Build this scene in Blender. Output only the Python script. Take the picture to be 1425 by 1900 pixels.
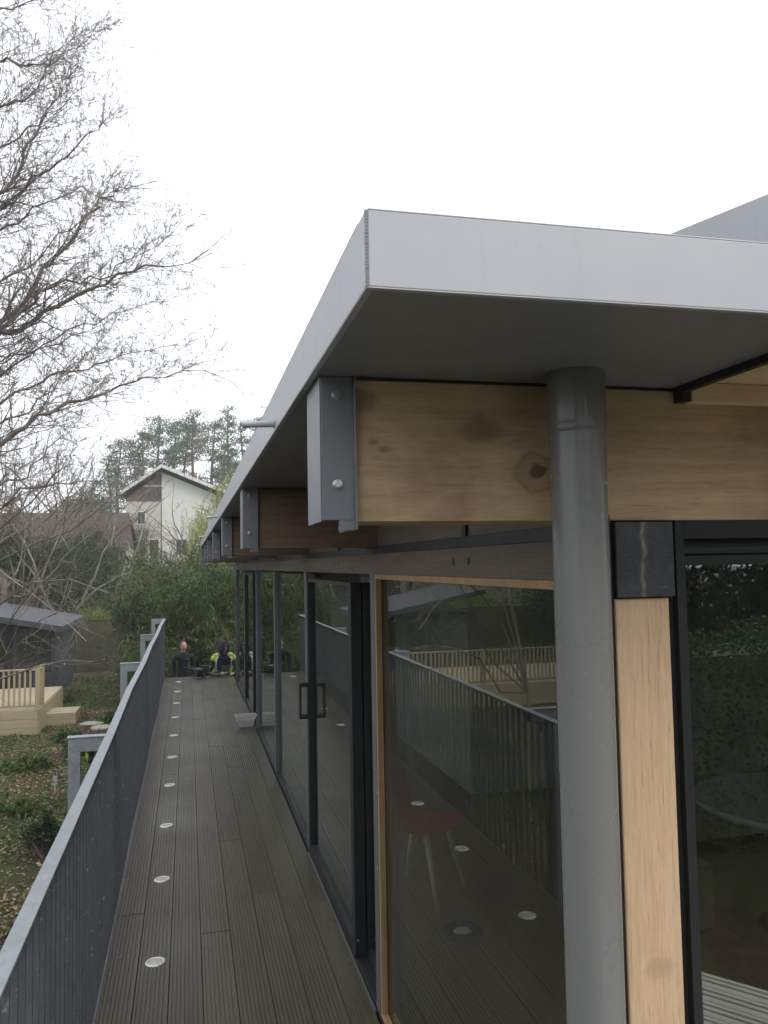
import bpy, math, random
import numpy as np
from mathutils import Vector, Matrix, noise as mnoise
R=math.radians
for o in list(bpy.data.objects): bpy.data.objects.remove(o)
S=bpy.context.scene; COL=S.collection

# ------------------------------------------------------------------ camera
F_PX=1522.4; YAW,PITCH,ROLL=R(13.4872),R(3.6538),R(-0.97749)
cam_d=bpy.data.cameras.new('camera'); cam=bpy.data.objects.new('camera',cam_d); COL.objects.link(cam); S.camera=cam
cam_d.sensor_fit='VERTICAL'; cam_d.sensor_height=24; cam_d.lens=24*F_PX/1900; cam_d.clip_start=.05; cam_d.clip_end=2000
fw=Vector((math.sin(YAW)*math.cos(PITCH),math.cos(YAW)*math.cos(PITCH),math.sin(PITCH)))
rt=Vector((math.cos(YAW),-math.sin(YAW),0)); up=rt.cross(fw)
r2=rt*math.cos(ROLL)+up*math.sin(ROLL); u2=-rt*math.sin(ROLL)+up*math.cos(ROLL)
m=Matrix((r2,u2,-fw)).transposed().to_4x4(); m.translation=Vector((0,0,2.2)); cam.matrix_world=m
S.render.resolution_x=768; S.render.resolution_y=1024

# ------------------------------------------------------------------ world, sun, exposure
W=bpy.data.worlds.new('World'); S.world=W; W.use_nodes=True
nt=W.node_tree; nt.nodes.clear()
wo=nt.nodes.new('ShaderNodeOutputWorld'); bg=nt.nodes.new('ShaderNodeBackground'); sky=nt.nodes.new('ShaderNodeTexSky')
SUN_EL,SUN_AZ=R(42),R(138)      # azimuth clockwise from +Y: behind and to the right of the camera
sky.sky_type='NISHITA'; sky.sun_disc=False; sky.sun_elevation=SUN_EL; sky.sun_rotation=SUN_AZ; sky.air_density=1; sky.dust_density=4
mix=nt.nodes.new('ShaderNodeMix'); mix.data_type='RGBA'; mix.inputs[0].default_value=.86     # thick cloud cover over the clear sky
nt.links.new(sky.outputs[0],mix.inputs[6]); mix.inputs[7].default_value=(13.0,13.4,14.0,1)
nt.links.new(mix.outputs[2],bg.inputs[0]); bg.inputs[1].default_value=.10; nt.links.new(bg.outputs[0],wo.inputs[0])
sd=bpy.data.lights.new('sun','SUN'); sd.energy=1.3; sd.angle=R(25); sd.color=(1,.96,.9)
so=bpy.data.objects.new('sun',sd); COL.objects.link(so)
sv=Vector((math.sin(SUN_AZ)*math.cos(SUN_EL),math.cos(SUN_AZ)*math.cos(SUN_EL),math.sin(SUN_EL)))
so.rotation_euler=sv.to_track_quat('Z','Y').to_euler()
S.view_settings.view_transform='Standard'; S.view_settings.look='None'; S.view_settings.gamma=1; S.view_settings.use_curve_mapping=False
S.view_settings.exposure=.38
S.render.engine='CYCLES'
try:
    S.cycles.max_bounces=10; S.cycles.transparent_max_bounces=24; S.cycles.glossy_bounces=5; S.cycles.caustics_reflective=False; S.cycles.caustics_refractive=False
except Exception: pass

# ------------------------------------------------------------------ helpers
rnd=random.Random(7)
def tag(o,label=None,cat=None,group=None,kind=None):
    if label: o['label']=label
    if cat: o['category']=cat
    if group: o['group']=group
    if kind: o['kind']=kind
    return o
def empty(name,loc=(0,0,0),rz=0,**k):
    o=bpy.data.objects.new(name,None); COL.objects.link(o); o.location=loc; o.rotation_euler=(0,0,rz); o.empty_display_size=.1
    return tag(o,**k)
class MB:
    def __init__(s): s.v=[]; s.f=[]
    def add(s,vs,fs):
        b=len(s.v); s.v+= [tuple(v) for v in vs]; s.f+=[tuple(b+i for i in f) for f in fs]; return s
    def box(s,x0,x1,y0,y1,z0,z1):
        return s.add([(x0,y0,z0),(x1,y0,z0),(x1,y1,z0),(x0,y1,z0),(x0,y0,z1),(x1,y0,z1),(x1,y1,z1),(x0,y1,z1)],
          [(0,3,2,1),(4,5,6,7),(0,1,5,4),(1,2,6,5),(2,3,7,6),(3,0,4,7)])
    def prism(s,pts,d):   # polygon pts (3D), extruded by vector d
        n=len(pts); d=Vector(d); p=[Vector(q) for q in pts]
        return s.add(p+[q+d for q in p],[tuple(range(n))[::-1],tuple(range(n,2*n))]+[(i,(i+1)%n,n+(i+1)%n,n+i) for i in range(n)])
    def tube(s,p0,p1,r0,r1=None,n=8,cap=True):
        r1=r0 if r1 is None else r1; p0=Vector(p0);p1=Vector(p1); d=(p1-p0).normalized()
        a=d.orthogonal().normalized(); b=d.cross(a)
        vs=[p+(a*math.cos(2*math.pi*i/n)+b*math.sin(2*math.pi*i/n))*r for p,r in((p0,r0),(p1,r1)) for i in range(n)]
        fs=[(i,(i+1)%n,n+(i+1)%n,n+i) for i in range(n)]
        if cap: fs+=[tuple(range(n))[::-1],tuple(range(n,2*n))]
        return s.add(vs,fs)
    def path(s,pts,r,n=6):
        for i in range(len(pts)-1):
            ra,rb=(r[i],r[i+1]) if isinstance(r,(list,tuple)) else (r,r)
            s.tube(pts[i],pts[i+1],ra,rb,n)
        return s
    def lathe(s,prof,c=(0,0,0),n=24):   # prof [(r,z)]
        k=len(prof); vs=[(c[0]+r*math.cos(2*math.pi*i/n),c[1]+r*math.sin(2*math.pi*i/n),c[2]+z) for r,z in prof for i in range(n)]
        fs=[(j*n+i,j*n+(i+1)%n,(j+1)*n+(i+1)%n,(j+1)*n+i) for j in range(k-1) for i in range(n)]
        return s.add(vs,fs)
    def build(s,name,mat,parent=None,bevel=0,smooth=False,**k):
        me=bpy.data.meshes.new(name); me.from_pydata(s.v,[],s.f); me.update()
        o=bpy.data.objects.new(name,me); COL.objects.link(o); 
        if mat: me.materials.append(mat)
        if parent: o.parent=parent
        if smooth: me.polygons.foreach_set('use_smooth',[True]*len(me.polygons))
        if bevel:
            md=o.modifiers.new('bevel','BEVEL'); md.width=bevel; md.segments=2; md.limit_method='ANGLE'; md.harden_normals=False
        return tag(o,**k)
def B(x0,x1,y0,y1,z0,z1,name,mat,parent=None,bevel=.002,**k): return MB().box(x0,x1,y0,y1,z0,z1).build(name,mat,parent,bevel,**k)
def inst(name,me,loc=(0,0,0),rot=(0,0,0),sc=(1,1,1),parent=None,**k):
    o=bpy.data.objects.new(name,me); COL.objects.link(o); o.location=loc; o.rotation_euler=rot; o.scale=sc
    if parent: o.parent=parent
    return tag(o,**k)
def npmesh(name,V,Fq,mats,parent=None,mi=None,smooth=False,**k):
    V=np.asarray(V,dtype=np.float32); Fq=np.asarray(Fq,dtype=np.int32); nf,w=Fq.shape
    me=bpy.data.meshes.new(name); me.vertices.add(len(V)); me.vertices.foreach_set('co',V.ravel())
    me.loops.add(nf*w); me.loops.foreach_set('vertex_index',Fq.ravel()); me.polygons.add(nf)
    me.polygons.foreach_set('loop_start',np.arange(0,nf*w,w,dtype=np.int32)); me.polygons.foreach_set('loop_total',np.full(nf,w,dtype=np.int32))
    for m_ in (mats if isinstance(mats,(list,tuple)) else [mats]): me.materials.append(m_)
    if mi is not None: me.polygons.foreach_set('material_index',np.asarray(mi,dtype=np.int32))
    if smooth: me.polygons.foreach_set('use_smooth',[True]*nf)
    me.update(calc_edges=True)
    o=bpy.data.objects.new(name,me); COL.objects.link(o)
    if parent: o.parent=parent
    return tag(o,**k)
def copy_tree(o,parent=None):
    c=o.copy(); COL.objects.link(c); c.parent=parent
    for ch in list(o.children): copy_tree(ch,c)
    return c

# ------------------------------------------------------------------ materials
class NT:
    def __init__(s,name):
        s.m=bpy.data.materials.new(name); s.m.use_nodes=True; s.t=s.m.node_tree; s.t.nodes.clear()
        s.out=s.t.nodes.new('ShaderNodeOutputMaterial'); s.p=s.t.nodes.new('ShaderNodeBsdfPrincipled'); s.l(s.p.outputs[0],s.out.inputs[0])
    def l(s,a,b): s.t.links.new(a,b)
    def n(s,ty,**k):
        x=s.t.nodes.new('ShaderNode'+ty)
        for a,b in k.items(): setattr(x,a,b)
        return x
    def setin(s,inp,v):
        if hasattr(v,'links') or hasattr(v,'is_linked'): s.l(v,inp)
        else: inp.default_value=v
    def coord(s,sc=(1,1,1),kind='Object',rot=(0,0,0),loc=(0,0,0)):
        c=s.n('TexCoord'); mp=s.n('Mapping'); mp.inputs['Scale'].default_value=sc; mp.inputs['Rotation'].default_value=rot; mp.inputs['Location'].default_value=loc
        s.l(c.outputs[kind],mp.inputs[0]); return mp.outputs[0]
    def gpos(s,sc=(1,1,1),loc=(0,0,0)):
        c=s.n('NewGeometry'); mp=s.n('Mapping'); mp.inputs['Scale'].default_value=sc; mp.inputs['Location'].default_value=loc; s.l(c.outputs['Position'],mp.inputs[0]); return mp.outputs[0]
    def noise(s,vec,scale=5,detail=5,rough=.6,dist=0):
        x=s.n('TexNoise'); s.l(vec,x.inputs['Vector']); x.inputs['Scale'].default_value=scale; x.inputs['Detail'].default_value=detail; x.inputs['Roughness'].default_value=rough; x.inputs['Distortion'].default_value=dist
        return x.outputs['Fac']
    def ramp(s,fac,stops):
        x=s.n('ValToRGB'); s.l(fac,x.inputs[0]); e=x.color_ramp.elements
        while len(e)<len(stops): e.new(.5)
        for i,(p,c) in enumerate(stops):
            e[i].position=p; c=(c,c,c) if isinstance(c,(int,float)) else c; e[i].color=(*c,1)
        return x.outputs[0]
    def mix(s,fac,a,b,mode='MIX'):
        x=s.n('Mix',data_type='RGBA',blend_type=mode)
        for i,v in ((0,fac),(6,a),(7,b)):
            if isinstance(v,tuple) and len(v)==3: v=(*v,1)
            s.setin(x.inputs[i],v)
        return x.outputs[2]
    def math(s,op,a,b=0.,c=None):
        x=s.n('Math',operation=op); s.setin(x.inputs[0],a); s.setin(x.inputs[1],b)
        if c is not None: s.setin(x.inputs[2],c)
        return x.outputs[0]
    def bump(s,h,strength=.3,dist=.01):
        b=s.n('Bump'); b.inputs['Strength'].default_value=strength; b.inputs['Distance'].default_value=dist; s.l(h,b.inputs['Height']); s.l(b.outputs[0],s.p.inputs['Normal'])
    def fin(s,col=None,rough=None,metal=None,spec=None,**k):
        for nm,v in (('Base Color',col),('Roughness',rough),('Metallic',metal),('Specular IOR Level',spec)):
            if v is None: continue
            if isinstance(v,tuple) and len(v)==3: v=(*v,1)
            s.setin(s.p.inputs[nm],v)
        return s.m
def plain(name,col,rough=.6,metal=0,spec=.5,var=.12,scale=6,bump=0,bs=60):
    t=NT(name); v=t.coord(); f=t.noise(v,scale,5); c=t.mix(f,tuple(x*(1-var*1.5) for x in col),tuple(x*(1+var*1.5) for x in col))
    if bump: t.bump(t.noise(t.coord(),bs,4),bump,.003)
    return t.fin(c,t.ramp(t.noise(v,scale*2.3,4),[(0,max(0,rough-.1)),(1,min(1,rough+.12))]),metal,spec)

def wood(name,light,dark,axis,gs=1.,rough=.55,knots=(),stain=None,blots=(),blotk=.4,fine=1.,bumpy=.35,ring=.5):
    """axis = grain direction; knots = [(x,y,z,radius)] in object coordinates"""
    t=NT(name); a='xyz'.index(axis)
    sc=[9*gs]*3; sc[a]=.7*gs; v=t.coord(tuple(sc))
    warp=t.noise(t.coord((1.2,1.2,1.2)),1.6,3)
    sf=[150*fine]*3; sf[a]=4.*fine; vf=t.coord(tuple(sf))
    base=t.noise(v,1.5,6,.6,.8); fib=t.noise(vf,1,3,.7,.3)
    wv=t.n('TexWave',wave_type='BANDS',bands_direction='XYZ'[(a+2)%3 if axis!='z' else 0]); t.l(t.coord(tuple([1. if i!=a else .12 for i in range(3)])),wv.inputs[0])
    wv.inputs['Scale'].default_value=9*gs; wv.inputs['Distortion'].default_value=9; wv.inputs['Detail'].default_value=3; wv.inputs['Detail Scale'].default_value=1.2
    s3=[190*fine**.3]*3; s3[a]=14; short=t.noise(t.coord(tuple(s3)),1,3,.75,.4)
    f=t.math('MULTIPLY_ADD',wv.outputs['Fac'],ring*.45,t.math('MULTIPLY_ADD',base,.55,t.math('MULTIPLY',fib,.3)))
    c=t.ramp(f,[(.3,dark),(.62,tuple((x+y)/2 for x,y in zip(light,dark))),(.95,light)])
    crack=t.ramp(fib,[(.26,1.),(.36,0.)])
    c=t.mix(t.math('MULTIPLY',crack,.6),c,tuple(x*.35 for x in dark))
    c=t.mix(t.math('MULTIPLY',t.ramp(short,[(.30,1.),(.44,0.)]),.45),c,tuple(x*.5 for x in dark))
    c=t.mix(t.math('MULTIPLY',t.ramp(short,[(.56,0.),(.7,1.)]),.35),c,tuple(min(1,x*1.15) for x in light))
    for (kx,ky,kz,kr) in knots:
        mp=t.n('Mapping'); tc=t.n('TexCoord'); t.l(tc.outputs['Object'],mp.inputs[0]); mp.inputs['Location'].default_value=(-kx,-ky,-kz)
        nz=t.n('TexNoise'); nz.inputs['Scale'].default_value=14; t.l(mp.outputs[0],nz.inputs['Vector'])
        vm=t.n('VectorMath',operation='MULTIPLY_ADD'); t.l(nz.outputs['Color'],vm.inputs[0]); vm.inputs[1].default_value=(kr*.9,)*3; t.l(mp.outputs[0],vm.inputs[2])
        sub=t.n('VectorMath',operation='SUBTRACT'); t.l(vm.outputs[0],sub.inputs[0]); sub.inputs[1].default_value=(kr*.45,)*3
        sc2=t.n('VectorMath',operation='MULTIPLY'); t.l(sub.outputs[0],sc2.inputs[0]); w=[1,1,1]; w[a]=.75; w[1 if axis=='x' else 1]=.25; sc2.inputs[1].default_value=w
        ln=t.n('VectorMath',operation='LENGTH'); t.l(sc2.outputs[0],ln.inputs[0]); d=t.math('DIVIDE',ln.outputs['Value'],kr)
        c=t.mix(t.ramp(d,[(0,.9),(.22,.85),(.34,.12),(.6,.2),(.74,.42),(.84,.12),(.999,0.)]),c,tuple(x*.22 for x in dark))
    for (kx,ky,kz,kr) in blots:
        mp=t.n('Mapping'); tc=t.n('TexCoord'); t.l(tc.outputs['Object'],mp.inputs[0]); mp.inputs['Location'].default_value=(-kx,-ky,-kz)
        nz=t.n('TexNoise'); nz.inputs['Scale'].default_value=30; nz.inputs['Detail'].default_value=4; t.l(mp.outputs[0],nz.inputs['Vector'])
        vm=t.n('VectorMath',operation='MULTIPLY_ADD'); t.l(nz.outputs['Color'],vm.inputs[0]); vm.inputs[1].default_value=(kr*1.6,kr*.3,kr*1.2); t.l(mp.outputs[0],vm.inputs[2])
        sub=t.n('VectorMath',operation='SUBTRACT'); t.l(vm.outputs[0],sub.inputs[0]); sub.inputs[1].default_value=(kr*.8,kr*.15,kr*.6)
        sc2=t.n('VectorMath',operation='MULTIPLY'); t.l(sub.outputs[0],sc2.inputs[0]); sc2.inputs[1].default_value=(.6,.25,1.1)
        ln=t.n('VectorMath',operation='LENGTH'); t.l(sc2.outputs[0],ln.inputs[0]); d=t.math('DIVIDE',ln.outputs['Value'],kr)
        c=t.mix(t.ramp(d,[(0,.75 if kr<.045 else .35),(.5,.5 if kr<.045 else .4),(.9,0.)]),c,tuple(x*blotk for x in dark) if kr<.045 else tuple(x*.95 for x in light))
    if stain:
        c=t.mix(t.ramp(t.noise(t.gpos(),2.1,4,.6,.6),[(.45,0.),(.7,.7)]),c,stain)
    t.bump(t.math('ADD',fib,short),bumpy,.0015)
    return t.fin(c,t.ramp(fib,[(0,rough+.15),(1,rough)]),0,.3)

def metalpaint(name,col,rough=.35,var=.06,spec=.5):
    t=NT(name); v=t.gpos(); f=t.noise(v,1.3,4); g=t.noise(v,18,5,.65)
    c=t.mix(t.math('MULTIPLY_ADD',g,.4,t.math('MULTIPLY',f,.6)),tuple(x*(1-var) for x in col),tuple(x*(1+var*2) for x in col))
    c=t.mix(t.ramp(t.noise(v,55,2,.5),[(.75,0.),(.80,.2)]),c,tuple(x*.6 for x in col))
    st=t.noise(t.gpos((9,9,.7)),2.2,4,.7); c=t.mix(t.ramp(st,[(.56,0.),(.75,.16)]),c,tuple(x*.62 for x in col))
    t.bump(t.noise(v,3,3),.08,.01)
    return t.fin(c,t.ramp(g,[(.3,rough),(.7,rough+.1)]),0,spec)
def galv(name,col=(.3,.32,.335),rough=.42):
    t=NT(name); v=t.gpos(); vo=t.n('TexVoronoi',feature='F1'); t.l(v,vo.inputs['Vector']); vo.inputs['Scale'].default_value=45
    f=t.noise(t.gpos((1,1,.35)),7,6,.7); bw=t.n('RGBToBW'); t.l(vo.outputs['Color'],bw.inputs[0])
    c=t.mix(t.math('MULTIPLY_ADD',bw.outputs[0],.3,t.math('MULTIPLY',f,.7)),tuple(x*.6 for x in col),tuple(x*1.4 for x in col))
    c=t.mix(t.ramp(t.noise(v,30,3,.6),[(.63,0.),(.72,.6)]),c,(.5,.51,.5))
    return t.fin(c,t.ramp(bw.outputs[0],[(0,rough-.06),(1,rough+.16)]),.35,.5)
def glassmat(name,tint=(.74,.78,.75),ior=1.66,rough=.0):
    t=NT(name); t.t.nodes.remove(t.p)
    g=t.n('NewGeometry'); inv=t.math('MULTIPLY_ADD',g.outputs['Backfacing'],(1/ior-ior),ior)
    fr=t.n('Fresnel'); t.l(inv,fr.inputs['IOR'])
    # faint panel waviness and a little dirt
    b=t.n('Bump'); b.inputs['Strength'].default_value=.018; b.inputs['Distance'].default_value=.02; t.l(t.noise(t.gpos(),1.7,2),b.inputs['Height'])
    gl=t.n('BsdfGlossy'); gl.inputs['Roughness'].default_value=rough; gl.inputs['Color'].default_value=(.93,.95,.94,1); t.l(b.outputs[0],gl.inputs['Normal'])
    tr=t.n('BsdfTransparent'); tr.inputs[0].default_value=(*tint,1)
    mx=t.n('MixShader'); t.l(fr.outputs[0],mx.inputs[0]); t.l(tr.outputs[0],mx.inputs[1]); t.l(gl.outputs[0],mx.inputs[2])
    df=t.n('BsdfDiffuse'); df.inputs[0].default_value=(.3,.29,.26,1)
    m2=t.n('MixShader'); t.l(t.ramp(t.noise(t.gpos((1,1,.4)),9,6,.7),[(.45,0.),(.8,.025)]),m2.inputs[0]); t.l(mx.outputs[0],m2.inputs[1]); t.l(df.outputs[0],m2.inputs[2])
    t.l(m2.outputs[0],t.out.inputs[0]); return t.m
def leafmat(name,c1,c2,c3,scale=1.2,rough=.55,trans=.25):
    t=NT(name); v=t.gpos(); g=t.n('NewGeometry'); f=t.math('MULTIPLY_ADD',g.outputs['Random Per Island'],.55,t.math('MULTIPLY',t.noise(v,scale,4),.55))
    c=t.ramp(f,[(.25,c1),(.55,c2),(.85,c3)])
    tl=t.n('BsdfTranslucent'); t.l(c,tl.inputs[0]); mx=t.n('MixShader'); mx.inputs[0].default_value=trans
    t.fin(c,rough,0,.3); t.l(t.p.outputs[0],mx.inputs[1]); t.l(tl.outputs[0],mx.inputs[2]); t.l(mx.outputs[0],t.out.inputs[0]); return t.m
def barkmat(name,c1,c2,scale=5):
    t=NT(name); v=t.gpos((1,1,.4)); f=t.noise(v,scale,5,.7); c=t.ramp(f,[(.3,c1),(.7,c2)]); return t.fin(c,.85,0,.2)

M={}
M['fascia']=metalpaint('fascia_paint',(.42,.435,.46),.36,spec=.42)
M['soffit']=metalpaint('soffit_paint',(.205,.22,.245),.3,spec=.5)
M['pipe']=plain('pipe_paint',(.18,.181,.176),.27,var=.02,scale=2)
M['bracket']=metalpaint('bracket_galvanised',(.17,.185,.20),.33,.1)
M['steel']=plain('bolt_steel',(.55,.55,.53),.3,metal=.9,var=.15,scale=120)
M['black']=metalpaint('black_frame',(.016,.017,.018),.5,.1,spec=.35)
M['rubber']=plain('black_gasket',(.012,.012,.012),.7)
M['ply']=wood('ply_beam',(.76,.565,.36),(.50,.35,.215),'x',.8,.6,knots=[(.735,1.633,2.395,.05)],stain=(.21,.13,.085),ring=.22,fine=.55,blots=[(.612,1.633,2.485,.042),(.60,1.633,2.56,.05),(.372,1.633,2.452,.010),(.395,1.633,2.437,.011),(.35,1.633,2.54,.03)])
M['ply2']=wood('shaded_brown_beam',(.27,.185,.125),(.15,.10,.068),'x',.8,.6,ring=.3,fine=.6)  # reddish brown timber, with the shade under the roof put into its colour
M['oak']=wood('oak_post',(.73,.53,.35),(.53,.365,.225),'z',1.5,.5,fine=1.3,ring=.2,blots=[(.985,1.633,1.33,.03)],blotk=.8)
M['batten']=wood('batten_wood',(.82,.66,.45),(.66,.50,.32),'x',.8,.6,ring=.25)
M['header']=wood('header_wood',(.20,.165,.13),(.10,.08,.062),'y',.8,.65,ring=.3)
M['bead']=wood('bead_wood',(.46,.31,.165),(.27,.17,.09),'z',.8,.55,ring=.3)
M['newwood']=wood('new_decking_wood',(.47,.40,.27),(.30,.25,.16),'x',.7,.7,ring=.4)
M['newwood_z']=wood('new_picket_wood',(.48,.41,.27),(.31,.26,.16),'z',.7,.7,ring=.3)
M['galv']=galv('galvanised_steel',(.30,.325,.345)); M['fin']=galv('baluster_steel',(.13,.143,.153),.5)
M['glass']=glassmat('window_glass'); M['frontglass']=glassmat('coated_door_glass',(.66,.70,.68),2.35); M['ceil']=plain('room_ceiling',(.35,.27,.18),.6)
def slate():
    t=NT('slate_cap'); v=t.gpos(); f=t.noise(v,22,6,.65,.5); c=t.ramp(f,[(.3,(.028,.03,.034)),(.7,(.06,.062,.068))])
    # pale drip stain down the middle
    mp=t.n('Mapping'); tc=t.n('TexCoord'); t.l(tc.outputs['Object'],mp.inputs[0]); mp.inputs['Location'].default_value=(-.972,0,0)
    sx=t.n('SeparateXYZ'); t.l(mp.outputs[0],sx.inputs[0]); wob=t.math('MULTIPLY_ADD',t.noise(t.gpos((1,1,1)),26,3),.03,-.015)
    d=t.math('ABSOLUTE',t.math('ADD',sx.outputs[0],wob)); mk=t.math('MULTIPLY',t.ramp(d,[(0,1.),(.009,0.)]),t.ramp(t.noise(t.gpos((1,1,.5)),34,4,.7),[(.4,0.),(.6,.8)]))
    c=t.mix(mk,c,(.3,.28,.23)); c=t.mix(t.ramp(t.noise(t.gpos((.4,1,3)),60,3,.7),[(.62,0.),(.7,.4)]),c,(.16,.15,.13))
    t.bump(f,.5,.004); return t.fin(c,t.ramp(f,[(0,.3),(1,.55)]),0,.5)
M['slate']=slate()
def deckmat():
    t=NT('deck_board_composite'); oi=t.n('ObjectInfo'); v=t.gpos((14,.8,1)); f=t.noise(v,1.5,6,.65); g=t.noise(t.gpos(),1.1,4); h=t.noise(t.gpos((60,1.5,1)),1.2,3,.7)
    k=t.math('MULTIPLY_ADD',f,.4,t.math('MULTIPLY_ADD',h,.2,t.math('MULTIPLY_ADD',g,.3,t.math('MULTIPLY',oi.outputs['Random'],.28))))
    c=t.ramp(k,[(.3,(.043,.035,.022)),(.6,(.070,.058,.038)),(.9,(.125,.10,.067))])
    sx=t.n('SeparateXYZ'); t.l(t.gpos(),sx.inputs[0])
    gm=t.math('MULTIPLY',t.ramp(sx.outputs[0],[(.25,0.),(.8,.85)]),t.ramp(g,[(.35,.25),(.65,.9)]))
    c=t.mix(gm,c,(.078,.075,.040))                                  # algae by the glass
    c=t.mix(t.ramp(t.noise(t.gpos((30,3,1)),2.6,4,.7),[(.66,0.),(.74,.35)]),c,(.17,.155,.13))
    c=t.mix(t.ramp(t.noise(t.gpos(),38,2,.5),[(.71,0.),(.75,.5)]),c,(.016,.014,.012))
    t.bump(t.noise(t.gpos((1,.2,1)),160,3),.3,.001)
    return t.fin(c,t.ramp(g,[(.3,.34),(.7,.5)]),0,.5)
M['deck']=deckmat()
def groundmat():
    t=NT('garden_soil'); f=t.noise(t.gpos(),.55,6,.65); g=t.noise(t.gpos(),7,6,.75); h=t.noise(t.gpos(),60,4,.8)
    c=t.ramp(g,[(.3,(.035,.026,.017)),(.55,(.085,.062,.04)),(.75,(.16,.115,.075))])
    c=t.mix(t.ramp(f,[(.48,0.),(.56,.85)]),c,t.ramp(h,[(.3,(.03,.045,.012)),(.7,(.11,.13,.04))]))
    sx=t.n('SeparateXYZ'); t.l(t.gpos(),sx.inputs[0]); far=t.ramp(t.math('DIVIDE',sx.outputs[1],100),[(.305,0.),(.31,1.)])
    c=t.mix(far,c,t.ramp(g,[(.3,(.055,.08,.014)),(.7,(.14,.18,.035))]))   # mossy lawn beyond the fence
    c=t.mix(t.ramp(t.math('MULTIPLY_ADD',sx.outputs[0],-.02,0.),[(.2,0.),(.3,.8)]),c,(.045,.045,.025))
    t.bump(t.math('ADD',g,h),.7,.06); return t.fin(c,.9,0,.2)
M['ground']=groundmat()
M['litter']=leafmat('dead_leaves',(.08,.05,.03),(.21,.13,.08),(.42,.31,.21),.8,.7,.1)
M['weed']=leafmat('ground_cover_leaves',(.04,.075,.018),(.09,.15,.04),(.2,.26,.09),.8)
M['bamboo']=leafmat('bamboo_leaves',(.010,.023,.007),(.032,.062,.018),(.15,.20,.06),.55,.42,.25)
M['culm']=barkmat('bamboo_culm',(.1,.12,.04),(.22,.22,.09))
M['laurel']=leafmat('evergreen_leaves',(.012,.026,.01),(.03,.055,.02),(.07,.1,.04),.7,.45,.15)
M['hedge']=leafmat('hedge_leaves',(.02,.05,.014),(.05,.11,.03),(.12,.2,.05),.7,.45,.2)
M['pine']=leafmat('pine_needles',(.03,.06,.022),(.06,.10,.04),(.13,.17,.07),.25,.6,.1)
M['willow']=leafmat('willow_leaves',(.22,.25,.08),(.36,.38,.13),(.50,.52,.2),.5,.55,.35)
M['bark']=barkmat('grey_bark',(.12,.10,.085),(.30,.255,.22)); M['barkred']=barkmat('reddish_twigs',(.085,.066,.048),(.21,.17,.13)); M['barkmoss']=barkmat('mossy_bark',(.08,.085,.06),(.26,.26,.20))
M['pinebark']=barkmat('pine_bark',(.08,.05,.035),(.2,.13,.09)); M['bud']=plain('pale_buds',(.45,.42,.36),.7)
M['brushmix']=leafmat('brown_leaf_buds',(.06,.035,.025),(.12,.075,.05),(.2,.15,.1),.5,.7,.2)

# ================================================================== GROUND
def sstep(a,b,x):
    t=min(1,max(0,(x-a)/(b-a))); return t*t*(3-2*t)
def gz(x,y):
    z=-1.35+.3*sstep(-1.6,-.4,x)*sstep(12,15.5,y)
    wall=sstep(30.7,31.5,y)
    if wall>0:
        z=z*(1-wall)+wall*(.15+.55*sstep(31,41,y)+1.2*sstep(41,62,y)+3.5*sstep(62,130,y))
    return z+.05*mnoise.noise(Vector((x*.45,y*.45,0)))+.025*mnoise.noise(Vector((x*1.7,y*1.7,3)))
def axis_pts(lo,hi,a,b,st,grow):
    p=list(np.arange(a,b+1e-6,st)); s=st; v=b
    while v<hi: s*=grow; v+=s; p.append(v)
    s=st; v=a
    while v>lo: s*=grow; v-=s; p.insert(0,v)
    return p
gx=axis_pts(-600,600,-10,4,.22,1.16); gy=axis_pts(-300,900,4,34,.22,1.14)
GV=[(x,y,gz(x,y)) for y in gy for x in gx]; nx=len(gx)
GF=[(j*nx+i,j*nx+i+1,(j+1)*nx+i+1,(j+1)*nx+i) for j in range(len(gy)-1) for i in range(nx-1)]
npmesh('ground',GV,GF,M['ground'],smooth=True,kind='structure')

# ================================================================== DECK
deck=empty('deck',(0,0,0)); tag(deck,kind='structure')
def board_mesh(w,L,ng=8,t=.028,dp=.0035,g0=.74,g1=.98):
    gw=w/ng; pr=[]
    for i in range(ng):
        a=i*gw
        pr+= [(a+gw*.10,0),(a+gw*.62,0),(a+gw*g0,-dp),(a+gw*g1,-dp)] if i<ng-1 else [(a+gw*.10,0),(w-gw*.12,0)]
    pr=[(0,-t),(0,-.003)]+pr+[(w,-.003),(w,-t)]
    n=len(pr); V=[(x,0,z) for x,z in pr]+[(x,L,z) for x,z in pr]
    me=bpy.data.meshes.new('board'); me.from_pydata(V,[],[(i+1,i,n+i,n+i+1) for i in range(n-1)]+[tuple(range(n))[::-1],tuple(range(n,2*n))][:2]); me.update(); me.materials.append(M['deck']); return me
PW=.1725; X0=-.443
stag=[5.62,5.62,5.30,5.22,6.9,5.75,5.6,5.5]
bcache={}
def put_board(x,w,y0,y1,z=0,rz=0,parent=deck,ng=8):
    k=(round(w,3),round(y1-y0,2))
    if k not in bcache: bcache[k]=board_mesh(w,k[1]-.005,ng)
    inst('board',bcache[k],(x,y0,z+rnd.uniform(-.0012,.0012)),(0,0,rz),parent=parent)
DECK_END=17.25
for i in range(8):
    x=X0+i*PW; w=PW-.0028 if i<7 else .905-x-.012
    ys=[-2.2,stag[i]-3.6,stag[i],stag[i]+3.6,stag[i]+7.2,stag[i]+10.8,DECK_END+.02*i/7]
    ys=[y for y in ys if y<=DECK_END+.03]
    for a,b in zip(ys,ys[1:]):
        if b-a>.15: put_board(x,w,a,b)

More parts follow.
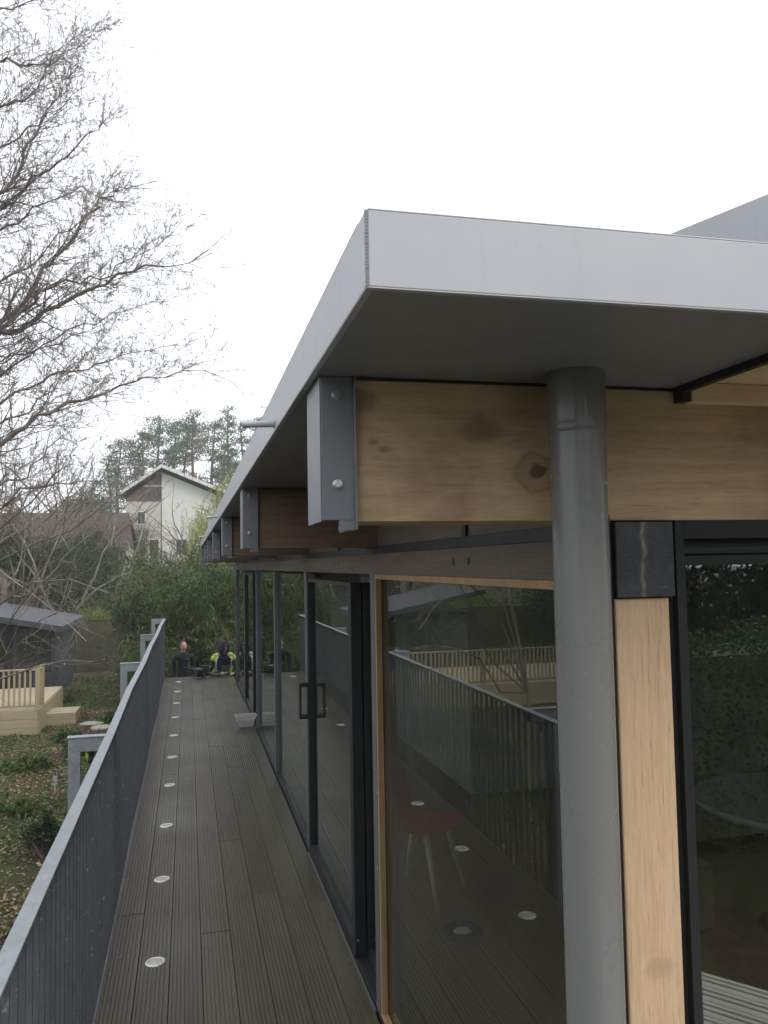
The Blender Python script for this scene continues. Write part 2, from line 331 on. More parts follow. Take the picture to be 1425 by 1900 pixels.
for i in range(9): B(X0+.01,.88,i*2+1,i*2+1.06,-.2,-.031,'joist',M['fin'],deck,0)
B(X0-.012,X0-.002,-2.2,DECK_END,-.22,-.004,'edge_trim',M['fin'],deck,0)
B(X0,.905,DECK_END+.01,DECK_END+.03,-.22,-.03,'end_board',M['fin'],deck,0)
for y in (3,7,11,15):
    for x in (-.35,.7): B(x,x+.1,y,y+.1,-1.6,-.22,'deck_post',M['fin'],deck,0)

scr=MB().lathe([(.0001,.0012),(.0035,.0012),(.0042,-.002)],n=8); sc_o=scr.build('screw',M['fin'],deck); sc_o.location=(X0+.02,2.52,0); 
for i in range(8):
    for j in range(1,6):
        for dx in (.022,PW-.028):
            inst('screw',sc_o.data,(X0+i*PW+dx,2*j+1.03+rnd.uniform(-.006,.006),.0005),parent=deck)
# pale ribbed terrace boards laid on the skew before the front doors
pale=plain('pale_terrace_boards',(.50,.49,.43),.5,var=.15,scale=3)
terr=empty('front_terrace',(0,0,0)); tag(terr,kind='structure')
tu=Vector((.61,.792,0)); tn=Vector((-.792,.61,0)); te0=Vector((2.69,-.63,0)); ta=math.atan2(tu.y,tu.x)-math.pi/2
for i in range(34):
    p=te0+tn*(.14*(i)); s0=(.93-p.x)/tu.x; s1=(1.54-p.y)/tu.y-.0; s0=max(s0,(-3.5-p.y)/tu.y); s1=min(s1,(XEN-p.x)/tu.x) if 0 else s1
    if s1-s0<.2: continue
    a=p+tu*s0; me=board_mesh(.136,s1-s0,3,.028,.014,.66,.99); me.materials.clear(); me.materials.append(pale); me.transform(Matrix.Scale(-1,4,(1,0,0)))
    inst('terrace_board',me,(a.x,a.y,-.001),(0,0,ta),parent=terr)

# stud lights let into the second board
def lens_mat():
    t=NT('frosted_lens'); f=t.noise(t.gpos(),90,4,.7); t.bump(f,.3,.002); return t.fin(t.ramp(f,[(.3,(.38,.36,.32)),(.7,(.62,.6,.55))]),.35,0,.5)
M['lens']=lens_mat(); M['rim']=plain('brushed_rim',(.75,.73,.68),.33,metal=.35,var=.1,scale=60)
sy=[1.2,2.44,3.68,4.922,6.18,7.43,8.78,10.05,11.33,12.68,13.98,15.27,16.55]
ords=['','','','nearest the camera','second from the camera','third from the camera','fourth from the camera','fifth from the camera','sixth from the camera','fourth from the far end of the row','third from the far end of the row','next to last in the row','farthest, by the two people']
t0=None
for i,y in enumerate(sy):
    if i in(0,1,2):
        lab=['round frosted deck light farthest behind the photographer','round frosted deck light in the middle of the three behind the nearest visible one','round frosted deck light one before the nearest visible one'][i]
    else: lab='round frosted light in the deck boards, '+ords[i]
    if t0 is None:
        t0=empty('deck_light',(-.179,y,.0))
        MB().lathe([(.040,-.01),(.040,.0045),(.046,.006),(.054,.0045),(.057,.0005),(.057,-.01)],n=32).build('rim',M['rim'],t0,smooth=True)
        MB().lathe([(.0001,.0062),(.012,.0062),(.016,.0048),(.030,.0055),(.040,.0042)],n=32).build('lens',M['lens'],t0,smooth=True)
        o=t0
    else: o=copy_tree(t0); o.location=(-.179,y,.0)
    tag(o,lab,'deck light','round lights let into the deck')

# ================================================================== RAILING
rail=empty('railing',(-.48,0,0)); tag(rail,'galvanised steel railing of close vertical bars along the left of the deck','railing')
def rp(name,mb,mat,**k): 
    mb.v=[(x+.48,y,z) for x,y,z in mb.v]; return mb.build(name,mat,rail,**k)
seam=[-2.2,1.45,3.5,5.55,7.6,9.68,11.7,13.7,15.7,17.75]; wob=[0,0,.0,-.004,-.02,-.006,-.016,-.002,-.01,.004]
def wx(y): return float(np.interp(y,seam,wob))
RT=1.15
for i in range(len(seam)-1):
    a,b=seam[i],seam[i+1]-.003; wa,wb=wob[i],wob[i+1]
    # folded handrail strip, its bend at each post
    rp('handrail',MB().add([(-.507+wa,a,RT-.012),(-.452+wa,a,RT-.012),(-.452+wb,b,RT-.012),(-.507+wb,b,RT-.012),(-.507+wa,a,RT),(-.452+wa,a,RT),(-.452+wb,b,RT),(-.507+wb,b,RT)],
       [(0,3,2,1),(4,5,6,7),(0,1,5,4),(1,2,6,5),(2,3,7,6),(3,0,4,7)]),M['galv'],bevel=.003)
fin_me=None; y=-2.1; 
fm=MB().box(-.011,.011,-.006,.006,-.16,RT-.014); fo=fm.build('baluster',M['fin'],rail,0); fin_me=fo.data; first=True
yy=-1.9; n=0
while yy<17.7:
    xx=.013+wx(yy)+ (0 if yy<9 else -.006*(yy-9)/8)
    if first: fo.location=(xx,yy,0); first=False
    else: inst('baluster',fin_me,(xx+rnd.uniform(-.0008,.0008),yy,0),(0,0,rnd.uniform(-.02,.02)),parent=rail)
    yy+=.113
rp('bottom_rail',MB().box(-.49,-.456,-2.2,17.7,-.1,-.06),M['fin'],bevel=0)
for y in (1.47,5.57,9.70,13.72,17.80):
    f=rp('support_frame',MB().box(-.735,-.66,y,y+.05,-1.5,RT-.10).box(-.735,-.507+wx(y),y,y+.05,RT-.10,RT-.012).box(-.742,-.505+wx(y),y-.008,y+.06,RT-.012,RT-.004),M['galv'],bevel=.003)
    
# ================================================================== PAVILION
pav=empty('pavilion',(.905,1.633,0)); tag(pav,'glazed timber pavilion with a thin grey metal roof edge and exposed ply beams','pavilion')
OX,OY=.905,1.633
def pp(name,mb,mat,parent=pav,bevel=.0015,**k):
    ox,oy=OX,OY
    if parent is pav:
        o=mb.build(name,mat,parent,bevel=bevel,**k)
        o.matrix_parent_inverse=Matrix.Translation((-ox,-oy,0))
    else:
        o=mb.build(name,mat,parent,bevel=bevel,**k)
    return o
def box(*a): return MB().box(*a)
RE=16.5; XE=7.0; ZS=2.587; ZT=2.696; FX=.242; FY=1.092
# fascia: two folded sheets with a welded corner seam
fr=pp('front_fascia',box(FX+.004,XE,FY,FY+.004,ZS,ZT).box(FX+.004,XE,FY,FY+.05,ZT,ZT+.003),M['fascia'],bevel=.0012)
sf=pp('side_fascia',box(FX,FX+.004,FY+.003,RE,ZS,ZT).box(FX,FX+.05,FY+.054,RE,ZT,ZT+.003),M['fascia'],bevel=.0012)
mbs=MB(); z=ZS
while z<ZT: mbs.box(FX-.0006+rnd.uniform(-.0003,.0003),FX+.0042,FY-.0006+rnd.uniform(-.0004,.0004),FY+.0032,z,min(ZT,z+.0045)); z+=.005
pp('corner_weld',mbs,M['bracket'],bevel=0)
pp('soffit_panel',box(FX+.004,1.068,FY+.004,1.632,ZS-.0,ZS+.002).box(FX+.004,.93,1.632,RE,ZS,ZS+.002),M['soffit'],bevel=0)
# folded lower lip under the fascia
pp('drip_edge',box(FX+.001,XE,FY+.0005,FY+.012,ZS-.002,ZS-.0002).box(FX+.0005,FX+.012,FY+.012,RE,ZS-.002,ZS-.0002),M['fascia'],bevel=0)
pp('roof_deck',box(FX+.01,XE,FY+.056,RE-.01,ZS+.01,ZT-.004),M['fascia'],bevel=0)
# timber recess on the right
pp('soffit_trim',box(1.068,1.086,FY+.006,1.6,ZS-.016,ZS+.02).box(1.068,1.092,1.60,1.631,ZS-.036,ZS+.02),M['black'])
pp('ply_soffit',box(1.087,XE,FY+.006,1.6,ZS+.008,ZS+.012),M['batten'],bevel=0)
pp('batten',box(1.0935,XE,1.598,1.631,ZS-.036,ZS+.007),M['batten'])
pp('shadow_gap',box(.335,XE,1.634,1.66,ZS-.0065,ZS-.0005),M['rubber'],bevel=0)
# beams across, every 2.42 m, with steel end shoes
BY=[1.633+2.42*k for k in range(7)]
shoe=None
for k,by in enumerate(BY):
    x1=XE if k==0 else 1.6
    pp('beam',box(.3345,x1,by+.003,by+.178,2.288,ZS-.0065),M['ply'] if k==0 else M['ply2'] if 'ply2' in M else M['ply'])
    ob=pav.children[-1]
    if shoe is None:
        shoe=MB().box(.261,.264,by+.003,by+.18,2.288,ZS-.002).box(.264,.331,by,by+.003,2.291,ZS-.002).box(.331,.3345,by-.012,by+.18,2.272,ZS-.002).box(.300,.331,by-.002,by+.02,2.270,2.288)
        so_=pp('beam_shoe',shoe,M['bracket'],bevel=.0008)
        for z in (2.363,2.547):
            b=MB(); b.v=[]; b.lathe([(.0001,0),(.0105,0),(.0105,.0022),(.0062,.003),(.0062,.0072),(.0001,.0072)],n=20)
            b.v=[(.2955+x,by-zz-.0002,z+y) for x,y,zz in b.v]; b.build('bolt',M['steel'],so_,smooth=False)
    else:
        c=copy_tree(so_); c.parent=pav; c.matrix_parent_inverse=so_.matrix_parent_inverse.copy(); c.location=(0,by-BY[0],0)
# rain spouts through the side fascia
for y,z in ((2.33,2.606),(6.85,2.612),(11.2,2.612),(15.2,2.612)):
    s=MB().tube((FX-.092,y,z-.004),(FX+.004,y,z),.0095,n=20,cap=False).tube((FX-.092,y,z-.004),(FX+.004,y,z),.008,n=20,cap=False).lathe([(0.0001,0)],n=3)
    s.v=s.v[:-3]; s.tube((FX-.004,y,z),(FX-.001,y,z),.013,n=20)
    pp('spout',s,M['fascia'],bevel=0,smooth=False)
# long side: header, clerestory infill, bead, panes
HX=.905
pp('header',box(HX,HX+.12,1.80,RE-.1,2.152,2.252),M['header'])
pp('steel_angle',box(HX+.004,HX+.10,1.80,RE-.1,2.2525,2.290),M['black'])
for k,by in enumerate(BY):
    y0=by+.18; y1=(BY[k+1] if k<6 else RE-.1)-.002
    pp('infill_panel',box(HX+.03,HX+.05,y0,y1,2.2905,ZS-.001),M['header'],bevel=0)
    pp('infill_batten',box(HX+.018,HX+.029,y0+.85,y0+.89,2.2905,ZS-.001),M['black'],bevel=0)
for k in range(7):
    c=BY[k]+.95
    if k<6:
      for dy in (0,.16):
        b=MB(); b.lathe([(.0001,.0015),(.011,.0015),(.012,0),(.015,0)],n=14); b.v=[(HX-.0006-zz*.3,c+dy+x,2.205+y) for x,y,zz in b.v]; pp('bolt_hole',b,M['rubber'],bevel=0)
pp('sill',box(HX,HX+.13,1.80,RE-.1,-.02,.028),M['black'])
# bays between steel posts
posts=[3.99,6.41,8.83,11.25,13.67,16.1]
for p in posts:
    pp('mullion',box(HX-.004,HX+.07,p+.015,p+.10,.0285,2.1515),M['fin'])
def pane(y0,y1,x=HX+.03,z0=.03,z1=2.13):
    o=pp('pane',box(x,x+.006,y0,y1,z0,z1),M['glass'],bevel=0); return o
# bay 1: fixed pane in a timber bead
pp('glazing_bead',box(HX-.002,HX+.028,1.80,1.822,.0285,2.1515).box(HX-.002,HX+.028,1.822,3.975,2.128,2.1515).box(HX-.002,HX+.028,3.975,4.000,.0285,2.1515).box(HX-.002,HX+.028,1.822,3.975,.0285,.048),M['bead'])
pane(1.815,3.985)
# sliding door bays
def sliding(y0,y1,first):
    # outer leaf at the far half, inner leaf at the near half
    ym=y0+.62
    d=pp('sliding_door',box(HX-.004,HX+.058,ym,ym+.085,.029,2.10).box(HX-.004,HX+.058,y1-.075,y1-.003,.029,2.10).box(HX,HX+.055,ym+.085,y1-.075,2.075,2.10).box(HX,HX+.055,ym+.085,y1-.075,.029,.085),M['black'])
    pn=box(HX+.026,HX+.032,ym+.08,y1-.07,.08,2.08).build('pane',M['glass'],d); 
    d2=pp('fixed_leaf',box(HX+.066,HX+.125,ym-.01,ym+.06,.029,2.149).box(HX+.066,HX+.125,y0+.1,y0+.13,.029,2.149).box(HX+.066,HX+.125,y0+.13,ym-.01,2.10,2.149).box(HX+.066,HX+.125,y0+.13,ym-.01,.029,.08),M['black'])
    box(HX+.09,HX+.096,y0+.12,ym,.07,2.11).build('pane',M['glass'],d2)
    pp('track',box(HX-.014,HX-.005,y0+.1,y1,-.015,.012),M['fin'],bevel=0)
    box(HX+.012,HX+.05,ym-.004,ym-.0005,2.05,2.10).build('roller_cap',M['rubber'],d)
    for zc in (.12,):
        for xx in (HX+.012,HX+.1):
            b=MB(); b.lathe([(.0001,.004),(.007,.004),(.007,0)],n=12); b.v=[(xx+x,ym-zz-.0006-(.01 if xx>HX+.05 else 0),zc+y) for x,y,zz in b.v]; b.build('screw',M['steel'],d)
    if first:
        h=MB(); yh=y1-.04; 
        h.box(HX-.075,HX-.060,yh-.035,yh+.035,1.03,1.30).box(HX-.06,HX-.005,yh-.035,yh+.035,1.272,1.30).box(HX-.06,HX-.005,yh-.035,yh+.035,1.03,1.058).box(HX-.012,HX-.0045,yh-.03,yh+.03,1.058,1.272)
        h.build('handle',M['black'],d,bevel=.003)
        h=MB().box(HX-.014,HX-.0125,yh-.03,yh+.03,1.14,1.19); h.build('lock',M['fin'],d)
    pp('door_head',box(HX+.001,HX+.12,y0+.1,y1,2.1035 if 0 else 2.1502,2.1515),M['black'],bevel=0)
sliding(3.99,6.41,True)
pane(6.51,8.84); pane(8.93,11.26)
sliding(11.25,13.67,False)
pane(13.77,16.11)
# front: corner post, slate pad, gaskets, doors
Y0=1.633
pp('corner_post',box(.908,1.0385,Y0,Y0+.13,-.03,2.116),M['oak'],bevel=.003)
pp('post_side_strip',box(.8985,.9072,Y0+.006,Y0+.16,-.03,2.294),M['rubber'],bevel=0)
pp('post_side_face',box(.9073,.9078,Y0+.008,Y0+.10,-.03,2.11),M['bead'],bevel=0)
pp('slate_pad',box(.9075,1.0475,Y0-.012,Y0+.02,2.119,2.284),M['slate'],bevel=.002)
pp('black_gasket',box(1.0390,1.0625,Y0+.022,Y0+.12,-.03,2.291),M['rubber'],bevel=0)
fx0=1.0628
d=pp('front_door',box(fx0,fx0+.0215,Y0+.004,Y0+.09,-.02,2.292).box(fx0+.0215,XE,Y0+.004,Y0+.09,2.246,2.292).box(fx0+.022,XE,Y0+.035,Y0+.09,2.2285,2.246)
     .box(fx0+.022,XE,Y0+.018,Y0+.09,2.212,2.228).box(fx0+.022,XE,Y0+.03,Y0+.09,2.208,2.212).box(fx0+.0225,XE,Y0+.022,Y0+.085,2.186,2.208).box(fx0+.0215,XE,Y0+.01,Y0+.09,-.02,.06),M['black'],bevel=.0012)
box(1.0845,1.0975,Y0+.022,Y0+.08,.06,2.186).build('stile',M['black'],d,bevel=.0012); box(2.55,2.63,Y0+.022,Y0+.08,.06,2.186).build('stile',M['black'],d,bevel=.0012)
box(1.093,2.56,Y0+.05,Y0+.056,.05,2.190).build('pane',M['frontglass'],d)
box(2.63,5.0,Y0+.05,Y0+.056,.05,2.190).build('pane',M['frontglass'],d)
# spare wedge of membrane poking past the slate
pp('membrane_tab',box(.8945,.8984,Y0-.004,Y0+.05,2.12,2.30),M['rubber'],bevel=0)
# shell of the room
floorm=wood('room_floor',(.26,.15,.085),(.13,.075,.04),'y',1,.35)
pp('room_floor',box(HX+.13,XE,Y0+.13,RE-.1,-.05,.02),floorm,bevel=0)
pp('room_ceiling',box(HX+.06,XE,Y0+.13,RE-.1,2.56,2.58),M['ceil'],bevel=0)
rw=plain('room_wall',(.28,.26,.23),.8)
pp('room_wall',box(XE-.1,XE,Y0+.13,RE-.1,.0,2.56),rw,bevel=0)
pp('room_end_wall',box(HX+.13,XE-.1,RE-.2,RE-.11,.0,2.56),rw,bevel=0)
pp('room_partition',box(2.6,2.72,7.5,RE-.2,.02,2.56),rw,bevel=0)
pp('room_partition',box(2.72,XE-.1,7.5,7.62,.02,2.56),rw,bevel=0)
for x in (5.0,): pp('front_post',box(x,x+.13,Y0,Y0+.13,-.03,2.287),M['oak'])
# downpipe on the corner
dp=MB().lathe([(.0565,-.2),(.0565,2.468)],(.777,1.53,0),40)
po=pp('downpipe',dp,M['pipe'],bevel=0,smooth=True)
MB().lathe([(.0565,2.460),(.0585,2.463),(.0590,2.468),(.0590,2.478),(.0586,2.481),(.0590,2.486),(.0590,ZS+.0015)],(.777,1.53,0),40).build('pipe_socket',M['pipe'],po,smooth=True)
# taller roof behind on the right
ur=MB().prism([(2.30,4.0,3.875),(6.0,4.0,5.52),(6.0,4.0,5.14),(2.30,4.0,3.495)],(0,.02,0)).prism([(2.32,4.021,3.87),(6.0,4.021,5.51),(6.0,4.021,5.20),(2.32,4.021,3.55)],(0,5,0))
pp('upper_roof',ur,metalpaint('upper_roof_paint',(.20,.215,.24),.4,.1),bevel=0)
pp('upper_wall',MB().prism([(2.5,4.25,2.70),(6,4.25,2.70),(6,4.25,5.1),(2.5,4.25,3.58)],(0,4.5,0)),M['black'],bevel=0)

# ================================================================== INTERIOR THINGS
M['redplastic']=plain('red_plastic',(.62,.06,.03),.45,var=.05); M['legwood']=plain('pale_beech',(.66,.56,.4),.5); M['white']=plain('white_laminate',(.36,.36,.35),.4,var=.04)
def chair(loc,rz,label,group=None):
    t=empty('shell_chair',loc,rz); tag(t,label,'chair',group)
    # seat shell: curved sheet built from a profile swept across
    prof=[(-.22,.455),(-.16,.44),(0,.435),(.13,.44),(.19,.47),(.22,.55),(.25,.68),(.27,.80)]
    V=[];n=9
    for s_ in (0,1):
        for (y,z) in prof:
            w=.23 if z<.5 else .23-.05*(z-.5)/.3
            for i in range(n):
                u=-1+2*i/(n-1); V.append((w*u, y-(.04*u*u if z>.5 else 0)*1, z+.035*u*u*(1 if z<.5 else 0)-s_*.008))
    k=len(prof); F=[]
    for s_ in (0,1):
        o=s_*k*n
        for j in range(k-1):
            for i in range(n-1): F.append((o+j*n+i,o+j*n+i+1,o+(j+1)*n+i+1,o+(j+1)*n+i))
    mb=MB(); mb.add(V,F); mb.build('seat_shell',M['redplastic'],t,smooth=True)
    for sx in(-1,1):
        for sy_ in(-1,1):
            MB().tube((sx*.15,sy_*.12,.43),(sx*.22,sy_*.22,0),.021,.014,8).build('leg',M['legwood'],t,smooth=True)
    MB().box(-.17,.17,-.13,-.10,.40,.43).box(-.17,.17,.10,.13,.40,.43).build('leg_frame',M['legwood'],t,bevel=.004)
    return t
chair((1.50,5.38,.02),R(48),'red shell chair with pale wooden legs standing just behind the first long pane')
t=empty('white_table',(3.55,4.25,.02)); tag(t,'round white table inside, seen through the front door glass','table')
MB().lathe([(.0001,.72),(.62,.72),(.63,.735),(.62,.75),(.0001,.75)],n=48).build('table_top',M['white'],t,bevel=0)
MB().lathe([(.0001,.012),(.28,.012),(.27,.0),(.0001,.0)],n=32).tube((0,0,.01),(0,0,.72),.03).build('pedestal',M['black'],t)
t=empty('floor_socket',(1.57,4.75,.02)); tag(t,'round dark floor fitting with a pale ring in the room floor','floor fitting')
MB().lathe([(.0001,.012),(.06,.012),(.075,.03),(.11,.03),(.12,.0)],n=32).build('ring',M['black'],t,smooth=False)
MB().lathe([(.0001,.02),(.045,.022),(.055,.013)],n=24).build('lid',M['rim'],t)
# cardboard crate and pale ribbed mat inside the front door
card=plain('cardboard',(.30,.20,.13),.8)
t=empty('cardboard_box',(2.85,4.55,.02),R(12)); tag(t,'tall open brown cardboard box standing inside the front door','box')
B(-.17,.17,-.15,.15,0,.36,'carton',card,t,.003)
for sx in(-1,1): MB().prism([(sx*.17,-.15,.361),(sx*.17,.15,.361),(sx*.24,.15,.30),(sx*.24,-.15,.30)],(0,0,.004)).build('flap',card,t)
# ================================================================== ON THE DECK
clear=NT('clear_plastic'); clear.fin((.75,.76,.75),.18,0,.6); clear.p.inputs['Alpha'].default_value=.45; M['clear']=clear.m
def tub(z,label,s=1):
    t=empty('plastic_tub',(.775,11.62,z),R(4)); tag(t,label,'tub','stacked clear tubs by the glass')
    a,b,h=.115*s,.085*s,.085
    def ring(x,y,z): return [(x,-y,z),(x,y,z),(-x,y,z),(-x,-y,z)]
    V=ring(.085*s,.06*s,0)+ring(a-.012,b-.012,h)
    mb=MB().add(V,[(3,2,1,0)]+[(i,(i+1)%4,4+(i+1)%4,4+i) for i in range(4)]); mb.build('tub_body',M['clear'],t,bevel=.006)
    V=ring(a-.012,b-.012,h)+ring(a,b,h+.002)+ring(a,b,h-.008)
    MB().add(V,[(4*j+i,4*j+(i+1)%4,4*j+4+(i+1)%4,4*j+4+i) for j in range(2) for i in range(4)]).build('rim',M['lens'],t,bevel=0)
tub(.002,'lowest of the clear plastic tubs stacked on the boards by the glass'); tub(.035,'middle one of the clear plastic tubs stacked by the glass',1.1); tub(.075,'top one of the clear plastic tubs stacked by the glass',1.25)
dk=plain('drone_black',(.02,.022,.024),.4); dg=plain('drone_grey',(.42,.43,.42),.4)
def drone(loc,rz,s,label,folded,bodymat,armmat):
    t=empty('drone',loc,rz); tag(t,label,'drone'); 
    h=.14 if not folded else .03
    V=[(-.05,-.09,h),(.05,-.09,h),(.05,.09,h),(-.05,.09,h),(-.042,-.10,h+.045),(.042,-.10,h+.045),(.042,.085,h+.06),(-.042,.085,h+.06)]
    sc=lambda vs:[tuple(c*s for c in v) for v in vs]
    MB().add(sc(V),[(0,3,2,1),(4,5,6,7),(0,1,5,4),(1,2,6,5),(2,3,7,6),(3,0,4,7)]).build('body',bodymat,t,bevel=.008*s)
    MB().lathe([(.0001,-.02),(.018,-.018),(.022,0),(.018,.018),(.0001,.02)],(0,0,0),14).build('camera',dk,t,smooth=True).location=(0,-.115*s,(h+.01)*s)
    for sx in(-1,1):
        for sy_ in(-1,1):
            e=(sx*.17*s,sy_*.15*s,(h+.055)*s)
            arm=MB().tube((sx*.04*s,sy_*.06*s,(h+.03)*s),e,.011*s,.009*s,8).build('arm',armmat,t)
            mo=MB().tube((e[0],e[1],e[2]-.012*s),(e[0],e[1],e[2]+.022*s),.014*s,n=12).build('motor',bodymat,t)
            a=rnd.uniform(0,3); c,q=math.cos(a)*.105*s,math.sin(a)*.105*s; z=e[2]+.026*s
            MB().prism([(e[0]+c,e[1]+q,z),(e[0]+q*.1,e[1]-c*.1,z),(e[0]-c,e[1]-q,z),(e[0]-q*.1,e[1]+c*.1,z)],(0,0,.003)).build('propeller',dg,t)
            if folded: MB().tube((e[0],e[1],e[2]-.01*s),(e[0],e[1],0),.007*s,n=6).build('leg',armmat,t)
    if not folded:
        for sx in(-1,1):
            MB().path([(sx*.04*s,-.04*s,h*s),(sx*.10*s,-.05*s,.01*s),(sx*.10*s,-.12*s,.008*s)],.008*s).path([(sx*.04*s,.04*s,h*s),(sx*.10*s,.05*s,.01*s),(sx*.10*s,.12*s,.008*s)],.008*s).path([(sx*.10*s,-.12*s,.008*s),(sx*.10*s,.12*s,.008*s)],.009*s).build('skid',armmat,t)
        B(-.07*s,.07*s,-.06*s,.06*s,.025*s,.125*s,'payload',bodymat,t,.01*s)
drone((.22,16.95,0),R(20),1.0,'taller black quadcopter drone on skids at the far end of the deck',False,dk,dk)
drone((.63,17.02,0),R(-25),.85,'low drone with pale rotor blades in front of the hooded person',True,dk,dg)

# ================================================================== PEOPLE
skin=plain('skin',(.58,.35,.27),.5,var=.04); hairm=plain('dark_hair',(.035,.022,.016),.6); blk=plain('black_cloth',(.012,.013,.015),.85,var=.25); navy=plain('navy_cloth',(.022,.026,.04),.85,var=.2); jean=plain('dark_trousers',(.02,.022,.03),.9)
hv=plain('hivis_yellow',(.52,.72,.03),.6,var=.05); refl=plain('reflective_tape',(.72,.73,.74),.3,metal=.2); greyc=plain('grey_cloth',(.16,.165,.17),.85)
def skinmesh(name,J,E_,mats,matfn,parent,levels=2):
    me=bpy.data.meshes.new(name); me.from_pydata([j[0] for j in J],E_,[]); o=bpy.data.objects.new(name,me); COL.objects.link(o)
    md=o.modifiers.new('skin','SKIN'); md.use_smooth_shade=True; md.branch_smoothing=.6
    for i,j in enumerate(J):
        r=j[1]; me.skin_vertices[0].data[i].radius=(r,r) if not isinstance(r,tuple) else r
    me.skin_vertices[0].data[0].use_root=True
    s_=o.modifiers.new('sub','SUBSURF'); s_.levels=levels; s_.render_levels=levels
    dg_=bpy.context.evaluated_depsgraph_get(); nm=bpy.data.meshes.new_from_object(o.evaluated_get(dg_)); nm.name=name
    bpy.data.objects.remove(o)
    for m_ in mats: nm.materials.append(m_)
    for p in nm.polygons: p.use_smooth=True; p.material_index=matfn(p.center)
    o=bpy.data.objects.new(name,nm); COL.objects.link(o); o.parent=parent; return o
def hand(parent,w,dirv,side,palm_n):
    """five-finger hand: w wrist, dirv pointing direction, palm_n palm normal"""
    w=Vector(w); d=Vector(dirv).normalized(); n=Vector(palm_n).normalized(); s=d.cross(n).normalized()*side
    J=[(w,.023),(w+d*.045,(.036,.017))]; E_=[(0,1)]
    for k,(off,L) in enumerate(((-.028,.062),(-.010,.072),(.009,.067),(.027,.052))):
        b=w+d*.075+s*off; i=len(J)
        J+=[(b,.010),(b+d*L*.5+n*.012,.009),(b+d*L*.85+n*.035,.008)]; E_+=[(1,i),(i,i+1),(i+1,i+2)]
    i=len(J); J+=[(w+d*.03-s*.035+n*.01,.011),(w+d*.065-s*.045+n*.025,.009)]; E_+=[(1,i),(i,i+1)]
    return [(tuple(j[0]),j[1]) for j in J],E_
